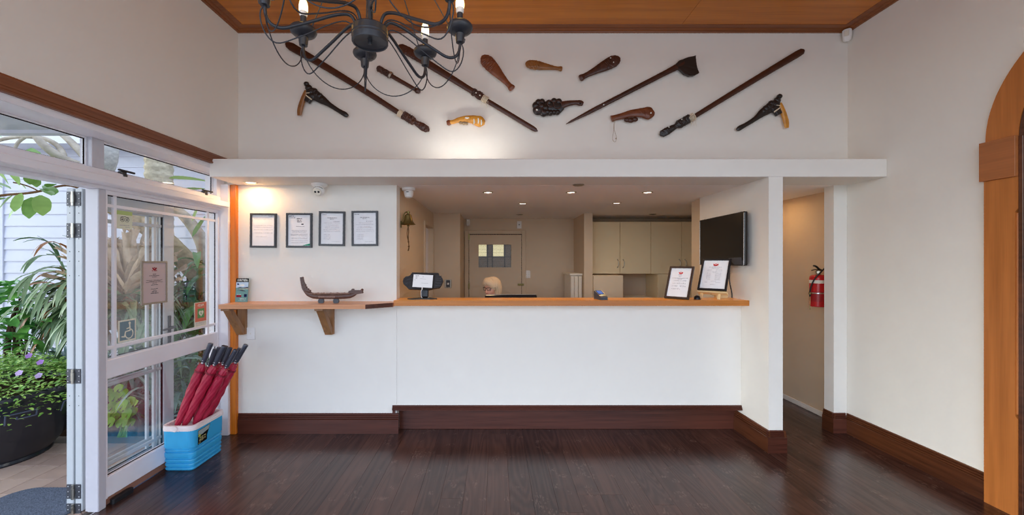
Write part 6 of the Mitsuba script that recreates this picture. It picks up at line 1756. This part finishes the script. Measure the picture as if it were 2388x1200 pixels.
# glazed pot with petunias
k = thing('glazed_pot', 'large glossy black glazed bowl planter on the porch tiles', 'planter')
pc = np.array([-4.02, 3.22, -.0088])
prf = [(0, 0), (.33, 0), (.335, .012), (.33, .03), (.39, .10), (.47, .22), (.535, .34), (.572, .45), (.585, .52), (.60, .535), (.612, .552), (.612, .575), (.60, .588), (.57, .585), (.55, .56), (.53, .50), (.40, .48), (0, .48)]
part(k, 'bowl', lathe(prf, 72, pc), 'glaze_black', smooth=35)
key = []
for a0 in np.arange(0, 2 * np.pi, 2 * np.pi / 11):
    pts2 = [(0, 0), (0, .075), (.28, .075), (.28, .03), (.10, .03), (.10, .05)]
    for (u0, v0), (u1, v1) in zip(pts2[:-1], pts2[1:]):
        q = []
        for t_ in np.linspace(0, 1, 8):
            uu_, vz = a0 + (u0 + (u1 - u0) * t_), .375 + v0 + (v1 - v0) * t_
            rr_ = np.interp(vz, [.34, .45, .52], [.535, .572, .585]) + .002
            q.append(pc + np.array([rr_ * math.cos(uu_), rr_ * math.sin(uu_), vz]))
        key.append(tube(np.array(q), .0065, 6))
part(k, 'key_pattern', cat(key), 'glaze_blue', smooth=True, label='raised key pattern band')
part(k, 'soil', lathe([(0, .485), (.53, .505), (.53, .50), (0, .481)][::-1], 40, pc), 'soil', smooth=True)
k = thing('petunias', 'leafy petunias with purple flowers growing in the glazed pot', 'flowers')
ms = []
for n in range(5200):
    a, r = rr.uniform(0, 2 * math.pi), .60 * math.sqrt(rr.random())
    if math.cos(a) * r < -.35:
        continue
    hgt = .51 + .25 * (1 - (r / .62) ** 2) * rr.uniform(.5, 1.25) + .03 * rr.random()
    over = rr.random() < .38
    if over:
        r, hgt = rr.uniform(.54, .67), rr.uniform(.50, .68) - .16 * rr.random() ** 3
    p = pc + np.array([r * math.cos(a), r * math.sin(a), hgt])
    b = rr.uniform(0, 2 * math.pi)
    L = rr.uniform(.026, .05)
    ms.append(oval_leaf(p, (math.cos(b), math.sin(b), rr.uniform(-.1, .9)), L, L * .5, sag=.3))
fm = cat(ms)
part(k, 'foliage', fm, 'leaf_petunia', smooth=True, kind='stuff', uv=np.column_stack([np.repeat([rr.random() for _ in ms], [len(m.vertices) for m in ms]), np.full(len(fm.vertices), .5)]))
for n, (dx, dy, dz, c_) in enumerate(((.05, -.30, .68, 0), (.16, -.42, .64, 0), (.12, -.20, .73, 1), (.30, -.25, .66, 1), (.38, -.12, .64, 1), (.26, -.38, .62, 0), (.02, -.5, .60, 0), (.45, -.05, .60, 1), (.35, .05, .68, 0), (.2, .1, .72, 0), (.0, -.58, .50, 1), (.42, -.30, .57, 0), (.1, -.05, .76, 0))):
    p = pc + np.array([dx, dy - .02, dz + .075])
    fv = []
    th = np.linspace(0, 2 * np.pi, 20, endpoint=False)
    rad = .023 * (1 + .12 * np.cos(5 * th))
    nn = np.array([.2, -.8, .55])
    nn /= np.linalg.norm(nn)
    s1 = np.cross(nn, [0, 0, 1])
    s1 /= np.linalg.norm(s1)
    s2 = np.cross(s1, nn)
    V = [p - nn * .016] + [p + r_ * (math.cos(t_) * s1 + math.sin(t_) * s2) for r_, t_ in zip(rad, th)]
    part(k, 'flower', trimesh.Trimesh(V, [[0, i + 1, (i + 1) % 20 + 1] for i in range(20)], process=False), 'petal_purple' if c_ == 0 else 'petal_lilac', smooth=True)
